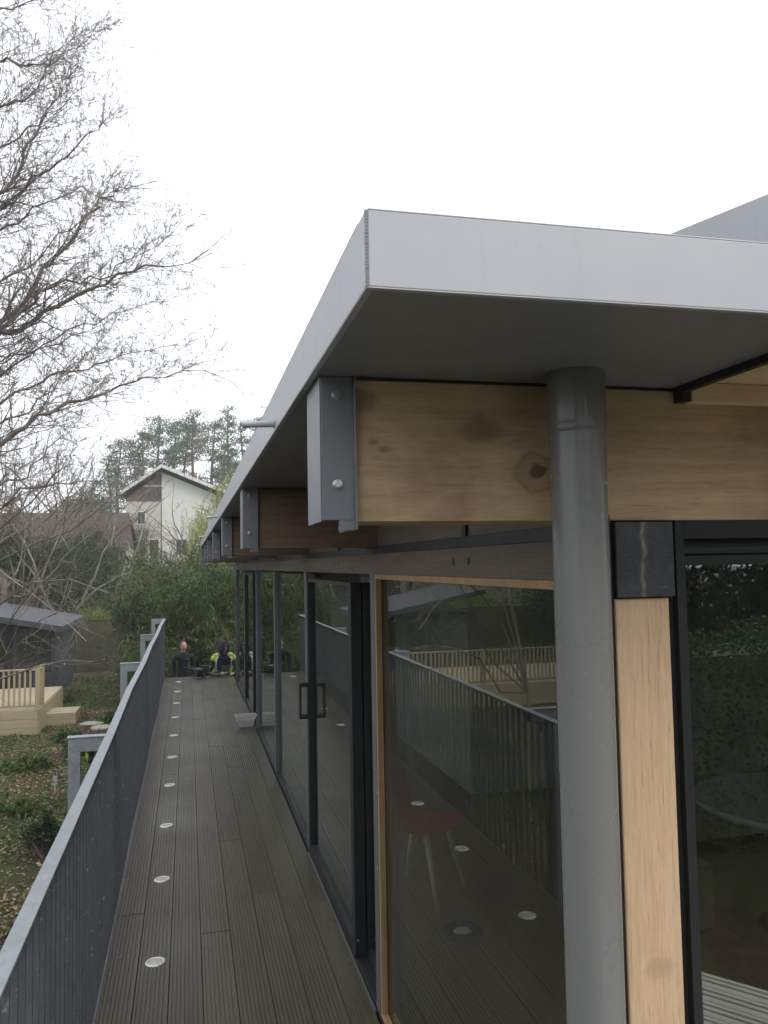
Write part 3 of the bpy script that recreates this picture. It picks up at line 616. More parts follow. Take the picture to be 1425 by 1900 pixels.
def head(parent,c,rx,rz,tilt=0,hairstyle='back'):
    hd=bpy.data.objects.new('head',None)
    # shaped head: UV sphere deformed into skull, jaw, nose, sockets
    n=28;k=20;V=[];F=[]
    for j in range(k+1):
        th=math.pi*j/k
        for i in range(n):
            ph=2*math.pi*i/n; x=math.sin(th)*math.sin(ph); y=-math.sin(th)*math.cos(ph); z=math.cos(th)
            X,Y_,Z=x*.075,y*.092,z*.115
            if z<0: X*=1-.32*(-z); Y_*=1-.12*(-z) if y<0 else 1-.45*(-z)
            if y<-.6 and abs(x)<.3:
                Y_-=.024*max(0,1-abs(x)/.16)*max(0,1-abs(z+.22)/.26)      # nose
                Y_-=.006*max(0,1-abs(x)/.35)*max(0,1-abs(z+.52)/.10)       # lips
                Y_-=.008*max(0,1-abs(x)/.3)*max(0,1-abs(z+.85)/.15)
            if y<-.5: Y_+=.012*max(0,1-abs(abs(x)-.38)/.2)*max(0,1-abs(z-.02)/.16)  # eye sockets
            V.append((X,Y_,Z))
    F=[(j*n+i,j*n+(i+1)%n,(j+1)*n+(i+1)%n,(j+1)*n+i) for j in range(k) for i in range(n)]
    mb=MB().add(V,F)
    for sx in(-1,1): mb.lathe([(.0001,.012),(.013,.010),(.018,0),(.013,-.006),(.0001,-.008)],(0,0,0),10); b=len(mb.v)-50; mb.v[b:]=[(sx*(.074+z*.5),.008+x*.8,-.01+y*1.5) for x,y,z in mb.v[b:]]
    mat_=Matrix.Translation(c)@Matrix.Rotation(rz,4,'Z')@Matrix.Rotation(rx,4,'X')@Matrix.Rotation(tilt,4,'Y')
    o=mb.build('head',skin,parent,smooth=True); o.matrix_local=mat_
    for sx in(-1,1):
        e=MB().lathe([(.0001,.011),(.008,.008),(.011,0),(.008,-.008),(.0001,-.011)],n=10); e.v=[(sx*.029+x*1.3,-.076+y,.004+z) for x,y,z in e.v]; e.build('eye',hairm,o,smooth=True)
    mo=MB(); mo.box(-.022,.022,-.0865,-.080,-.063,-.056); mo.build('mouth',plain('lips',(.36,.13,.11),.5),o,bevel=.003)
    if hairstyle=='back':
        V=[]; 
        for j in range(13):
            th=math.pi*.62*j/12
            for i in range(n):
                ph=2*math.pi*i/n; x=math.sin(th)*math.sin(ph); y=-math.sin(th)*math.cos(ph); z=math.cos(th)
                lim=.82 if -math.cos(ph)<-.75 else (1.45 if -math.cos(ph)<.0 else 1.9)
                th=min(math.pi*.62*j/12,lim); x=math.sin(th)*math.sin(ph); y=-math.sin(th)*math.cos(ph)
                th2=th
                x=math.sin(th2)*math.sin(ph); y=-math.sin(th2)*math.cos(ph); z=math.cos(th2)
                V.append((x*.088,y*.102+.008,z*.126))
        F=[(j*n+i,j*n+(i+1)%n,(j+1)*n+(i+1)%n,(j+1)*n+i) for j in range(12) for i in range(n)]
        h=MB().add(V,F).lathe([(.0001,.03),(.03,.02),(.036,0),(.025,-.025),(.0001,-.03)],(0,.11,.03),12); h.build('hair',hairm,o,smooth=True)
    else:
        V=[]; N2=28
        for j in range(17):
            th=math.pi*.92*j/16
            for i in range(N2):
                ph=math.pi*.17+ (2*math.pi-math.pi*.34)*i/(N2-1); x=math.sin(th)*math.sin(ph); y=-math.sin(th)*math.cos(ph); z=math.cos(th)
                V.append((x*.098*(1+.12*(z<-.2)),y*.122+.008,z*.135+.002-.01*(z<-.4)))
        F=[(j*N2+i,j*N2+i+1,(j+1)*N2+i+1,(j+1)*N2+i) for j in range(16) for i in range(N2-1)]
        h=MB().add(V,F).build('hood',navy,o,smooth=True); md=h.modifiers.new('thick','SOLIDIFY'); md.thickness=.012
        # front edge shading peak of the hood
        MB().prism([(-.055,-.085,.118),(.055,-.085,.118),(.04,-.128,.098),(-.04,-.128,.098)],(0,.0,.008)).build('peak',navy,h,bevel=.003)
    return o
def person(loc,rz,label,top,H,arms,headrot,hairstyle,lean=0):
    t=empty('person',loc,rz); tag(t,label,'person')
    k=H/1.72; L=lean
    J=[((0,0,.95*k),(.155*k,.11*k)),((0,-.03*L,1.12*k),(.135*k,.10*k)),((0,-.10*L,1.28*k),(.165*k,.115*k)),((0,-.17*L,1.41*k),(.15*k,.095*k)),((0,-.20*L,1.48*k),(.062*k,.06*k)),((0,-.24*L,1.555*k),(.052*k,.054*k))]
    E_=[(0,1),(1,2),(2,3),(3,4),(4,5)]
    for s_ in(-1,1):
        i=len(J); J+=[((s_*.095*k,0,.86*k),.088*k),((s_*.105*k,-.01,.50*k),.06*k),((s_*.11*k,.02,.11*k),.042*k),((s_*.12*k,-.02,.045*k),(.045*k,.04*k)),((s_*.13*k,-.15,.03*k),(.042*k,.028*k))]
        E_+=[(0,i),(i,i+1),(i+1,i+2),(i+2,i+3),(i+3,i+4)]
    ws=[]
    for s_,(el,wr) in zip((-1,1),arms):
        i=len(J); sh=(s_*.185*k,-.17*L,1.40*k)
        J+=[(sh,.062*k),(el,.045*k),(wr,.032*k)]; E_+=[(3,i),(i,i+1),(i+1,i+2)]; ws.append((Vector(el),Vector(wr)))
    skinmesh('body',J,E_,[top,jean,plain('boot_leather',(.02,.018,.016),.5),skin],lambda c:2 if c.z<.10*k else(1 if c.z<.90*k and abs(c.x)<.22*k and c.y>-.12 else (3 if c.z>1.50*k and abs(c.x)<.06 else 0)),t)
    for s_,(el,wr) in zip((-1,1),ws):
        d=(wr-el).normalized(); Jh,Eh=hand(t,wr-d*.01,d,s_,(0,-.1,-1) if abs(d.z)<.7 else (-s_,0,0))
        skinmesh('hand',Jh,Eh,[skin],lambda c:0,t,2)
    head(t,Vector((0,-.24*L-.012,1.625*k)),headrot[0],headrot[1],0,hairstyle)
    return t,k
pA,k=person((-.10,18.2,-1.06),R(8),'person in a black sweatshirt with tied back dark hair standing beyond the deck end',blk,1.68,[((-.20,.03,1.10),(-.185,-.05,.86)),((.20,.03,1.10),(.25,-.13,.93))],(R(-8),R(12)),'back')
mk=MB().prism([(.06,-.128,1.315),(.105,-.124,1.335),(.112,-.124,1.345),(.068,-.127,1.325)],(0,-.006,0)).build('chest_mark',refl,pA)
pB,k=person((.69,17.62,-1.15),R(6),'hooded person in lime and silver hi-vis vest leaning over the deck end',navy,1.80,[((-.30,-.26,1.17),(-.10,-.50,1.215)),((.30,-.30,1.16),(.16,-.54,1.20))],(R(28),R(22)),'hood',lean=1.15)
def vest(t,k,L,col=hv):
    prof=[(-.0,.98),(-.03*L,1.12),(-.10*L,1.28),(-.17*L,1.41),(-.185*L,1.455)]; wd=[(.185,.135),(.18,.132),(.205,.145),(.205,.128),(.14,.10)]
    n=28;V=[];F=[];mi=[]
    for (y,z),(a,b) in zip(prof,wd):
        for i in range(n):
            ph=2*math.pi*i/n; V.append((a*k*math.sin(ph),y-b*k*math.cos(ph),z*k))
    for j in range(4):
        for i in range(n):
            if j>=2 and min(abs(i-7),abs(i-21))<2 and j==2: continue
            F.append((j*n+i,j*n+(i+1)%n,(j+1)*n+(i+1)%n,(j+1)*n+i)); mi.append(0 if 4<=i<=8 or 19<=i<=23 else (1 if i in(3,24) and j>0 else (2 if j==1 and (i<3 or i>26) else 3)))
    o=MB().add(V,F).build('vest',col,t,smooth=True); o.data.materials.append(refl); o.data.materials.append(greyc); o.data.materials.append(navy); o.data.polygons.foreach_set('material_index',mi)
    md=o.modifiers.new('thick','SOLIDIFY'); md.thickness=.012; md.offset=1
    # shoulder wraps
    for s_ in(-1,1):
        MB().path([(s_*.12*k,-.185*L,1.475*k),(s_*.175*k,-.19*L,1.45*k),(s_*.215*k,-.20*L,1.37*k)],[.045*k,.052*k,.05*k],12).build('shoulder_band',col,o,smooth=True)
        MB().path([(s_*.085*k,-.21*L-.02,1.50*k),(s_*.13*k,-.22*L-.03,1.475*k)],[.035*k,.05*k],12).build('shoulder_tape',refl,o,smooth=True)
vest(pB,k,1.15)
t=empty('hivis_jacket',(-.70,5.60,1.03)); tag(t,'lime hi-vis jacket draped over the nearest visible railing support','jacket')
mbj=MB()
for q in range(6):
    mbj.add([(.01+.012*q,-.02-.01*(q%2),.0-.01*q),(.01+.012*q+.02,-.02-.012*((q+1)%2),-.012*q),(.02+.012*q+.02,-.03-.02*((q+1)%2),-.11-.012*q),(.01+.012*q,-.03-.02*(q%2),-.13-.01*q)],[(0,1,2,3)])
o=mbj.build('shoulder_cloth',hv,t,smooth=True); o.modifiers.new('thick','SOLIDIFY').thickness=.008; o.location=(.05,.03,-.02)
t.scale=(.42,.42,.42); t.location=(-.66,5.60,1.06)
MB().path([(.13,0,.01),(.14,0,-.10),(.12,0,-.20)],[.03,.045,.03],8).build('sleeve',navy,t,smooth=True)

# ================================================================== VEGETATION TOOLS
rs=np.random.RandomState(11)
def tubes(segs,k=3):
    """segs: list of (p0,p1,r0,r1) -> verts, quads"""
    A=np.array([[*a,*b,r,q] for a,b,r,q in segs],dtype=np.float64); p0=A[:,:3];p1=A[:,3:6];r0=A[:,6:7];r1=A[:,7:8]
    d=p1-p0; d/=np.linalg.norm(d,axis=1,keepdims=True)+1e-9
    h=np.where(np.abs(d[:,2:3])<.9,np.array([[0,0,1.]]),np.array([[1.,0,0]])); a=np.cross(d,h); a/=np.linalg.norm(a,axis=1,keepdims=True); b=np.cross(d,a)
    V=np.empty((len(A),2*k,3))
    for i in range(k):
        c,s_=math.cos(2*math.pi*i/k),math.sin(2*math.pi*i/k); o=a*c+b*s_
        V[:,i]=p0+o*r0; V[:,k+i]=p1+o*r1
    base=(np.arange(len(A))*2*k)[:,None]
    F=np.concatenate([base+np.array([[i,(i+1)%k,k+(i+1)%k,k+i]]) for i in range(k)],0)
    return V.reshape(-1,3),F
def leaves(P,D,L,Wd,droop=0.,N=None):
    """diamond leaves: positions P, directions D, length L, width Wd"""
    n=len(P); D=D/(np.linalg.norm(D,axis=1,keepdims=True)+1e-9); r=rs.normal(size=(n,3)) if N is None else N
    s_=np.cross(D,r); s_/=np.linalg.norm(s_,axis=1,keepdims=True)+1e-9
    L=np.broadcast_to(np.asarray(L,float).reshape(-1,1),(n,1)); Wd=np.broadcast_to(np.asarray(Wd,float).reshape(-1,1),(n,1))
    mid=P+D*L*.45; tip=P+D*L; tip[:,2]-=droop*L[:,0]
    V=np.stack([P,mid+s_*Wd*.5,tip,mid-s_*Wd*.5],1).reshape(-1,3); F=np.arange(4*n).reshape(n,4); return V,F
def join(parts):
    Vs=[];Fs=[];b=0
    for V,F in parts: Vs.append(V);Fs.append(F+b); b+=len(V)
    return np.concatenate(Vs),np.concatenate(Fs)
def rv(): return Vector((rnd.gauss(0,1),rnd.gauss(0,1),rnd.gauss(0,1)))
def grow(S_,p,d,L,r,lev,wig=.18,up=.05,kids=(5,5,4,3),ang=(35,60),shrink=.5,rmin=.003,tips=None,step=5,taper=.35,bias=None):
    """curved branch with side branches; appends (p0,p1,r0,r1)"""
    n=max(3,int(step)); d=Vector(d).normalized(); p=Vector(p); sl=L/n; nk=kids[min(lev,len(kids)-1)] if lev>=0 else 0
    side=rnd.random()*6.28
    for i in range(n):
        f=(i+1)/n; q=p+d*sl; ra=r*(1-(1-taper)*i/n); rb=max(rmin*.6,r*(1-(1-taper)*f))
        S_.append((tuple(p),tuple(q),ra,rb))
        if lev>0:
            c=nk/n; c=int(c)+(rnd.random()<c-int(c))
            if i==0 and lev<3: c=min(c,1)
            for _ in range(c):
                a=R(rnd.uniform(*ang)); side+=2.4+rnd.uniform(-.5,.5)
                o=d.orthogonal().normalized(); b=d.cross(o); nd=d*math.cos(a)+(o*math.cos(side)+b*math.sin(side))*math.sin(a)
                if bias: nd+=Vector(bias)*.25
                nd.z+=up*2
                grow(S_,p+d*sl*rnd.random(),nd,L*shrink*rnd.uniform(.6,1.15)*(1-.45*f),max(rmin,rb*.55),lev-1,wig*1.15,up,kids,ang,shrink,rmin,tips,max(3,step-1),taper,bias)
        d=(d+rv()*wig+Vector((0,0,up))).normalized(); p=q
    if tips is not None: tips.append((tuple(p),tuple(d)))
def twigs(name,S_,mat,parent,thick=.02,**k):
    big=[s for s in S_ if s[2]>=thick]; small=[s for s in S_ if s[2]<thick]; parts=[]
    if big: parts.append(tubes(big,7))
    if small: parts.append(tubes(small,3))
    V,F=join(parts); return npmesh(name,V,F,mat,parent,**k)
def local(S_,b): return [((a[0]-b[0],a[1]-b[1],a[2]-b[2]),(c[0]-b[0],c[1]-b[1],c[2]-b[2]),r,q) for a,c,r,q in S_]
def cloud(n,c,rad,flat=1.): # random points in an ellipsoid shell-ish
    u=rs.normal(size=(n,3)); u/=np.linalg.norm(u,axis=1,keepdims=True); r=rs.uniform(.35,1,(n,1))**.6
    return np.array(c)+u*r*np.array(rad)

# the tall bare tree whose limbs reach in from the left: limbs follow the photograph's, each in its own depth
base=Vector((-8.6,16.5,-1.35)); tree=empty('bare_tree',base); tag(tree,'tall leafless tree reaching into the white sky from the left edge','tree')
def PX(x,y,Y):      # point of a pixel's ray on the plane Y (used once, to place the limbs where they stand)
    v=cam.matrix_world.to_3x3()@Vector(((x-712.5)/F_PX,-(y-950)/F_PX,-1)); return Vector((0,0,2.2))+v*(Y/v.y)
TR=[]; LB=[]
trunk=[base,base+Vector((.1,0,1.6)),base+Vector((.25,.1,3.4)),base+Vector((.2,.2,5.4)),base+Vector((.5,.1,8)),base+Vector((.7,0,11)),base+Vector((.9,-.1,14))]
rad=[.34,.28,.25,.22,.17,.12,.06]
for i in range(6): TR.append((tuple(trunk[i]),tuple(trunk[i+1]),rad[i],rad[i+1]))
limbs=[ # (px polyline), start depth, end depth, r0, r1, start height on trunk
 ([(-170,900),(-60,700),(0,622),(60,590),(130,553),(200,522),(270,500),(350,488)],16.4,15.2,.10,.010),
 ([(-150,880),(-70,690),(0,600),(45,560),(80,503),(112,472),(150,415),(190,375),(230,350)],16.6,16.2,.085,.010),
 ([(-160,700),(-50,430),(0,392),(60,332),(110,300),(165,250),(205,215)],17,16.4,.06,.007),
 ([(-160,600),(-50,380),(0,360),(30,330),(48,285),(68,240),(100,190),(122,150)],16,16.8,.07,.008),
 ([(-160,760),(-40,450),(0,432),(50,400),(100,366),(155,350),(215,375)],17.4,17,.045,.006),
 ([(-140,800),(-20,620),(40,575),(90,535),(130,523),(185,520),(240,480),(310,440)],15.8,14.8,.05,.006),
 ([(-160,1000),(-60,850),(0,822),(70,772),(150,742),(205,722),(265,700),(380,688)],15.5,14.2,.075,.007),
 ([(-150,900),(-30,760),(60,722),(110,690),(180,675),(250,652),(320,640)],16.8,16.2,.045,.006),
 ([(-170,400),(-60,120),(0,110),(45,118),(80,125),(110,95),(150,60)],16.6,16.4,.05,.006),
 ([(-170,300),(-60,20),(0,20),(50,5),(110,-20)],17,17,.05,.006),
 ([(-160,600),(-50,230),(0,200),(40,190),(75,150),(100,110),(165,70)],15.8,15.4,.045,.006),
 ([(-160,820),(-60,560),(0,520),(50,495),(110,440),(160,400),(205,330)],15.2,15,.045,.006),
 ([(-170,1000),(-60,930),(0,905),(50,880),(90,830),(120,800)],17,16.5,.05,.006),
 ([(-170,1100),(-60,985),(0,940),(60,905),(130,898),(205,885)],16,14.5,.05,.006),
 ([(-170,950),(-60,820),(0,782),(50,760),(120,702),(180,640)],16.2,15.6,.045,.006),
 ([(-160,800),(-60,700),(0,662),(60,652),(130,622),(195,600)],17.2,17,.04,.006),
 ([(-160,520),(-60,330),(0,272),(50,240),(110,200),(150,165)],16.3,16,.045,.006),
 ([(-170,900),(-60,720),(0,700),(80,640),(150,600),(230,575),(300,560)],17.6,17.2,.04,.006),
]
for pts,ya,yb,ra,rb in limbs:
    ra*=.8
    n=len(pts); P=[PX(x,y,ya+(yb-ya)*i/(n-1)) for i,(x,y) in enumerate(pts)]
    # join to the trunk
    h=min(12.5,max(1.8,P[0].z-.6+1.35)); tz=base.z+h; k=0
    while k<5 and trunk[k+1].z<tz: k+=1
    f=(tz-trunk[k].z)/(trunk[k+1].z-trunk[k].z); st=trunk[k].lerp(trunk[k+1],min(1,max(0,f))); P=[st]+P; m_=len(P)
    # subdivide with small kinks
    Q=[]
    for i in range(m_-1):
        for j in range(3): Q.append(P[i].lerp(P[i+1],j/3)+(rv()*.035 if i+j else Vector()))
    Q.append(P[-1]); q=len(Q)
    for i in range(q-1):
        r0=ra+(rb-ra)*i/(q-1); r1=ra+(rb-ra)*(i+1)/(q-1); LB.append((tuple(Q[i]),tuple(Q[i+1]),r0,r1)); d=(Q[i+1]-Q[i]).normalized()
        if i>2:
            for _ in range(4 if rnd.random()<.6 else 3):
                nd=(d*.8+rv()*.62+Vector((.04,-.05,.16)))
                grow(LB,Q[i],nd,rnd.uniform(.8,1.8)*(1.15-.45*i/q),max(.005,r1*.36),3,.2,.035,(6,6,4,2),(26,60),.52,.0042,step=5)
    d=(Q[-1]-Q[-2]).normalized()
    for _ in range(4): grow(LB,Q[-1],d+rv()*.3,rnd.uniform(.7,1.3),rb*.8,2,.15,.03,(4,4,3,2),(22,50),.55,.003)
o=twigs('trunk',local(TR,base),M['bark'],tree)
o=twigs('branches',local(LB,base),M['bark'],tree)

# ---- generic bare shrub / small tree, built once per form and copied
def bare_form(kind):
    S_=[]
    if kind=='shrub':
        for _ in range(26):
            a=rnd.uniform(0,6.28); w_=rnd.uniform(.1,.8); grow(S_,(.2*math.cos(a),.2*math.sin(a),0),(math.cos(a)*w_,math.sin(a)*w_,1),rnd.uniform(1.3,2.6),.016,3,.12,.02,(6,5,4,2),(20,45),.5,.003)
    elif kind=='tree':
        grow(S_,(0,0,0),(0,0,1),2.2,.085,1,.05,.03,(3,2),(35,60),.5,.006,step=4,taper=.7)
        e=S_[3][1]
        for q in range(9): a=q*2.4+rnd.random(); w_=rnd.uniform(.25,1.0); grow(S_,e if q%2 else S_[2][1],(math.cos(a)*w_,math.sin(a)*w_,1),rnd.uniform(2.4,3.8),.030,3,.17,.03,(8,6,4,2),(24,58),.5,.0042,step=9,taper=.15)
    elif kind=='arch':
        for _ in range(6):
            a=rnd.uniform(0,6.28); grow(S_,(0,0,.0),(math.cos(a)*.9,math.sin(a)*.9,1),rnd.uniform(2.4,3.4),.048,3,.17,-.04,(8,6,4,2),(35,75),.5,.0045,step=9,taper=.15)
    return S_
def put_form(o0,loc,rz,s,label,group,sz=None):
    c=copy_tree(o0); c.location=loc; c.rotation_euler=(0,0,rz); c.scale=(s,s,sz or s); return tag(c,label,None,group)
protos={}
for kind,mat in (('shrub','barkred'),('tree','barkred'),('arch','barkmoss')):
    e=empty('bare_'+('shrub' if kind=='shrub' else 'tree')); twigs('stems' if kind=='shrub' else 'branches',bare_form(kind),M[mat],e); e['category']='shrub' if kind=='shrub' else 'tree'; protos[kind]=e
def P2(x,y,Y): return PX(x,y,Y)
def atx(px,Y): # X of a pixel column at depth Y, horizon row
    return PX(px,1053,Y).x
spots=[('arch',120,33,1.5,'mossy old apple tree with low arching limbs left of the white house'),('arch',205,39,1.7,'second mossy low tree, nearer the white house'),('tree',55,36,1.9,'brown leafless tree behind the far shed, leftmost of the thicket'),
 ('tree',120,42,1.9,'brown leafless tree in front of the low dark roof'),('tree',5,30,1.6,'leafless tree at the left edge behind the shed'),('tree',330,47,.85,'thin leafless tree directly before the white gable'),
 ('shrub',345,38,1.25,'upright bare shrub standing before the white house wall'),('shrub',20,29.9,1.5,'bare brown shrub just behind the shed roof'),('shrub',95,34,1.4,'bare brown shrub right of the shed roof'),
 ('arch',20,32,1.5,'low spreading bare tree behind the shed'),('tree',205,49,1.8,'tall bare tree left of the gable, before the pines'),('tree',150,54,2.2,'tall faint bare tree beyond the low dark roof'),
 ('shrub',270,39,1.0,'bare twiggy shrub over the top of the bamboo'),('tree',-60,33,1.8,'bare tree partly cut off by the left edge'),('shrub',385,42,1.9,'bare twiggy shrub below the right eave of the white house'),
 ('shrub',60,30.5,1.5,'bare brown shrub low over the shed roof'),('tree',85,35,1.5,'brown bare tree close behind the shed'),('tree',255,46,1.15,'slim bare tree left of the white house door'),('shrub',300,43,1.3,'bare shrub under the brown cladding'),('shrub',-20,30,1.9,'bare brown shrub at the left frame edge'),
 ('tree',30,44,2.1,'bare tree before the low roof, left of the thicket'),('tree',90,46,2.1,'bare tree before the low roof, middle of the thicket'),('tree',175,45,1.6,'bare tree before the low roof, right of the thicket'),('tree',362,45,1.5,'rounded bare tree hiding the right of the white wall'),('tree',400,44,1.1,'bare tree beside the yellow green willow'),
 ('shrub',195,43,1.7,'bare shrub below the low roof'),('shrub',130,41,1.9,'bare shrub over the dark conifer'),('shrub',262,43,1.5,'bare shrub hiding the left of the cream wall'),('tree',500,60,1.1,'bare tree top showing above the roof edge')]
used=set()
for kind,px,Y,s,lab in spots:
    x=atx(px,Y); p=protos[kind]; rz=rnd.uniform(0,6)
    if kind not in used: used.add(kind); p.location=(x,Y,gz(x,Y)-.05); p.rotation_euler=(0,0,rz); p.scale=(s,)*3; tag(p,lab,None,'leafless trees and shrubs behind the garden')
    else: put_form(p,(x,Y,gz(x,Y)-.05),rz,s,lab,'leafless trees and shrubs behind the garden')

# ---- twigs with pale buds hanging in front of the shed (low branches of a young tree at the left)
b=Vector((-3.3,12.2,-1.35)); yt=empty('budding_tree',b); tag(yt,'young tree with fine twigs and pale buds in front of the shed','tree')
S_=[];tips=[]
S_.append((tuple(b),tuple(b+Vector((-.05,0,1.5))),.04,.03)); 
for pts in ([(-60,1290),(0,1225),(40,1190),(75,1150),(110,1135)],[(-60,1340),(0,1260),(60,1240),(120,1225),(175,1228)],[(-60,1180),(0,1120),(60,1080),(130,1075),(200,1100)],[(-60,1240),(0,1180),(40,1120),(70,1085),(140,1040)],[(-60,1120),(0,1040),(60,1010),(130,985),(190,940)],[(-60,1040),(0,980),(60,930),(100,880),(130,860)],[(-60,1000),(0,1060),(70,1110),(120,1150),(160,1190)]):
    P=[PX(x,y,12.2-.3*i) for i,(x,y) in enumerate(pts)]; P=[b+Vector((-.05,0,1.5))]+P
    for i in range(len(P)-1):
        r0=.016*(1-i/len(P))+.003; S_.append((tuple(P[i]),tuple(P[i+1]),r0,r0*.8))
        if i: 
            for _ in range(3): grow(S_,P[i].lerp(P[i+1],rnd.random()),(P[i+1]-P[i]).normalized()+rv()*.6,rnd.uniform(.5,.95),.004,1,.12,.04,(4,3),(25,50),.5,.0022,tips)
twigs('branches',local(S_,b),M['bark'],yt)
V=[];F=[]
P=np.array([t_[0] for t_ in tips])-np.array(b); D=np.array([t_[1] for t_ in tips]); P=P[::3]; D=D[::3]; V,F=leaves(P,D,.026,.011); npmesh('buds',V,F,M['bud'],yt,kind='stuff')

# ---- leafy masses
def leafy(name,label,cat,loc,rad,n,mat,L,Wd,clumps=40,group=None,trunk=None,droop=.2,flat=.5,stemmat='bark',up=0.2,parent=None):
    t=empty(name,loc); tag(t,label,cat,group); C_=cloud(clumps,(0,0,rad[2]),(rad[0]*.85,rad[1]*.85,rad[2]*.88)); k=n//clumps; P=[];
    for c in C_:
        s_=min(rad)*rs.uniform(.16,.34); P.append(c+rs.normal(size=(k,3))*np.array([s_,s_,s_*flat]))
    P=np.concatenate(P); P[:,2]=np.maximum(P[:,2],.02); D=(P-np.array([0,0,rad[2]*.6]))/np.array(rad)+rs.normal(size=P.shape)*.8; D[:,2]+=up
    V,F=leaves(P,D,rs.uniform(.6,1.3,len(P))*L,rs.uniform(.7,1.2,len(P))*Wd,droop); npmesh('foliage',V,F,M[mat],t,kind='stuff')
    S_=[]
    for i in range(7):
        a=rnd.uniform(0,6.28); tgt=C_[rnd.randrange(clumps)]; grow(S_,(.1*math.cos(a),.1*math.sin(a),0),tuple(tgt),float(np.linalg.norm(tgt))*.95,.03,1,.08,.02,(4,3),(30,60),.4,.006)
    twigs('stems',S_,M[stemmat],t); return t
# bamboo behind the deck end
def bamboo(x,y,h,w,n,label,culms=26,lean=.3):
    t=empty('bamboo_clump',(x,y,gz(x,y))); tag(t,label,'bamboo','bamboo behind the end of the deck'); S_=[];P=[];D=[]
    for i in range(culms):
        a=rnd.uniform(0,6.28); r=w*.5*math.sqrt(rnd.random()); p=Vector((r*math.cos(a),r*math.sin(a)*.7,0)); d=Vector((math.cos(a)*lean*r/w,math.sin(a)*lean*r/w,1)).normalized(); hh=h*rnd.uniform(.7,1.05); m_=9
        for j in range(m_):
            q=p+d*hh/m_; S_.append((tuple(p),tuple(q),.012*(1-j/m_)+.003,.012*(1-(j+1)/m_)+.002))
            f=(j+1)/m_; d=(d+Vector((math.cos(a),math.sin(a),-.25))*.16*f*f+rv()*.02).normalized()
            for _ in range(3 if f>.2 else 1):
                sd_=(rv()+Vector((0,-.4,.35))).normalized(); L=rnd.uniform(.25,.65); e=q+sd_*L*.6+Vector((0,0,-.02)); e2=e+(sd_+Vector((0,0,-.9))).normalized()*L*.5
                S_.append((tuple(q),tuple(e),.003,.002)); S_.append((tuple(e),tuple(e2),.002,.0015))
                kk=max(1,int(n/(culms*m_*3)))
                for u in range(kk):
                    g=rnd.random(); b_=e.lerp(e2,g) if rnd.random()<.6 else q.lerp(e,g); P.append(b_+rv()*.05); D.append(((sd_*.5+rv()*.55)+Vector((0,0,-.55))))
            p=q
    twigs('culms',S_,M['culm'],t,kind='stuff'); P=np.array([tuple(p) for p in P]); D=np.array([tuple(p) for p in D])
    V,F=leaves(P,D,rs.uniform(.10,.22,len(P)),rs.uniform(.014,.026,len(P)),.25); npmesh('foliage',V,F,M['bamboo'],t,kind='stuff')
for a in ((-.75,23.6,2.6,1.3,12000,'arching bamboo clump by the fence, leftmost of the row'),(-.3,22.0,3.4,2.0,20000,'bamboo clump rising behind the person in black'),(1.1,21.4,3.55,2.2,20000,'bright tipped bamboo clump behind the hooded person'),
          (2.7,22.0,3.5,2.4,12000,'bamboo clump at the right, mostly behind the pavilion'),(-.35,25.5,3.5,1.8,14000,'taller bamboo clump at the back of the row'),(.9,25.6,3.9,2.6,14000,'back bamboo clump between the two people'),(-1.15,22.0,1.3,.8,4000,'low bamboo tuft in front of the fence'),
          (-.75,19.9,1.7,.9,5000,'low bamboo beside the railing end'),(1.6,19.4,2.0,1.6,6000,'low bamboo right behind the hooded person')): bamboo(*a)
# evergreens and hedges
leafy('evergreen_shrub','dark evergreen shrub behind the shed roof','shrub',(atx(60,31.5),33.5,gz(-6,33.5)),(2.2,1.3,1.6),26000,'laurel',.09,.04,50,'dark evergreens on the bank')
leafy('evergreen_shrub','dark evergreen shrub right of the shed, above the mossy bank','shrub',(atx(135,36),38,gz(-6,38)),(2.0,1.4,1.7),26000,'laurel',.10,.045,50,'dark evergreens on the bank')
leafy('evergreen_shrub','dark evergreen shrub at the left frame edge','shrub',(atx(-10,33),35,gz(-8,35)),(2.3,1.4,1.9),26000,'laurel',.10,.045,50,'dark evergreens on the bank')
leafy('conifer','small dark upright conifer before the white house','conifer',(atx(170,43),45,gz(-5,45)),(1.0,1.0,1.9),12000,'laurel',.12,.05,50)
leafy('conifer','small grey green conifer beside the gable','conifer',(atx(230,52),55,gz(-4,55)),(1.3,1.2,2.1),12000,'pine',.16,.05,50)
leafy('evergreen_shrub','round evergreen bush on the lawn under the gable','shrub',(atx(360,40),42,gz(1,42)),(1.8,1.2,.9),12000,'hedge',.11,.05,50)
leafy('conifer','pale pointed conifer far behind the bare trees','conifer',(atx(152,75),75,gz(-8,75)),(2.0,2.0,3.6),12000,'bamboo',.35,.12,60)
leafy('ivy_bush','dark ivy bush beside the nearest visible railing support','bush',(-1.78,11.3,-1.38),(.2,.24,.26),3500,'laurel',.045,.03,26)
leafy('evergreen_shrub','small dark shrub under the railing by the garden step','shrub',(-2.0,16.9,-1.38),(.3,.25,.2),4000,'hedge',.05,.03,20)
for i,(x,y,s) in enumerate(((-2.35,13.2,.22),(-2.75,15.9,.28),(-3.6,15.2,.3),(-2.4,18.4,.22),(-1.75,20.6,.25),(-3.3,11.5,.22),(-3.4,23.8,.35))):
    lab=['low green plant clump left of the railing, beside the white plant label','low green clump just right of the timber steps','low green clump below the wooden terrace wall','small green clump before the fence','small green clump close to the bamboo','leafy clump nearest the left edge','leafy weed clump at the corner of the shed'][i]
    leafy('plant_clump',lab,'plant',(x,y,gz(x,y)),(s*1.5,s*1.3,s*.45),1500,'weed',.10,.035,14,'low green clumps in the leaf litter',droop=.1)
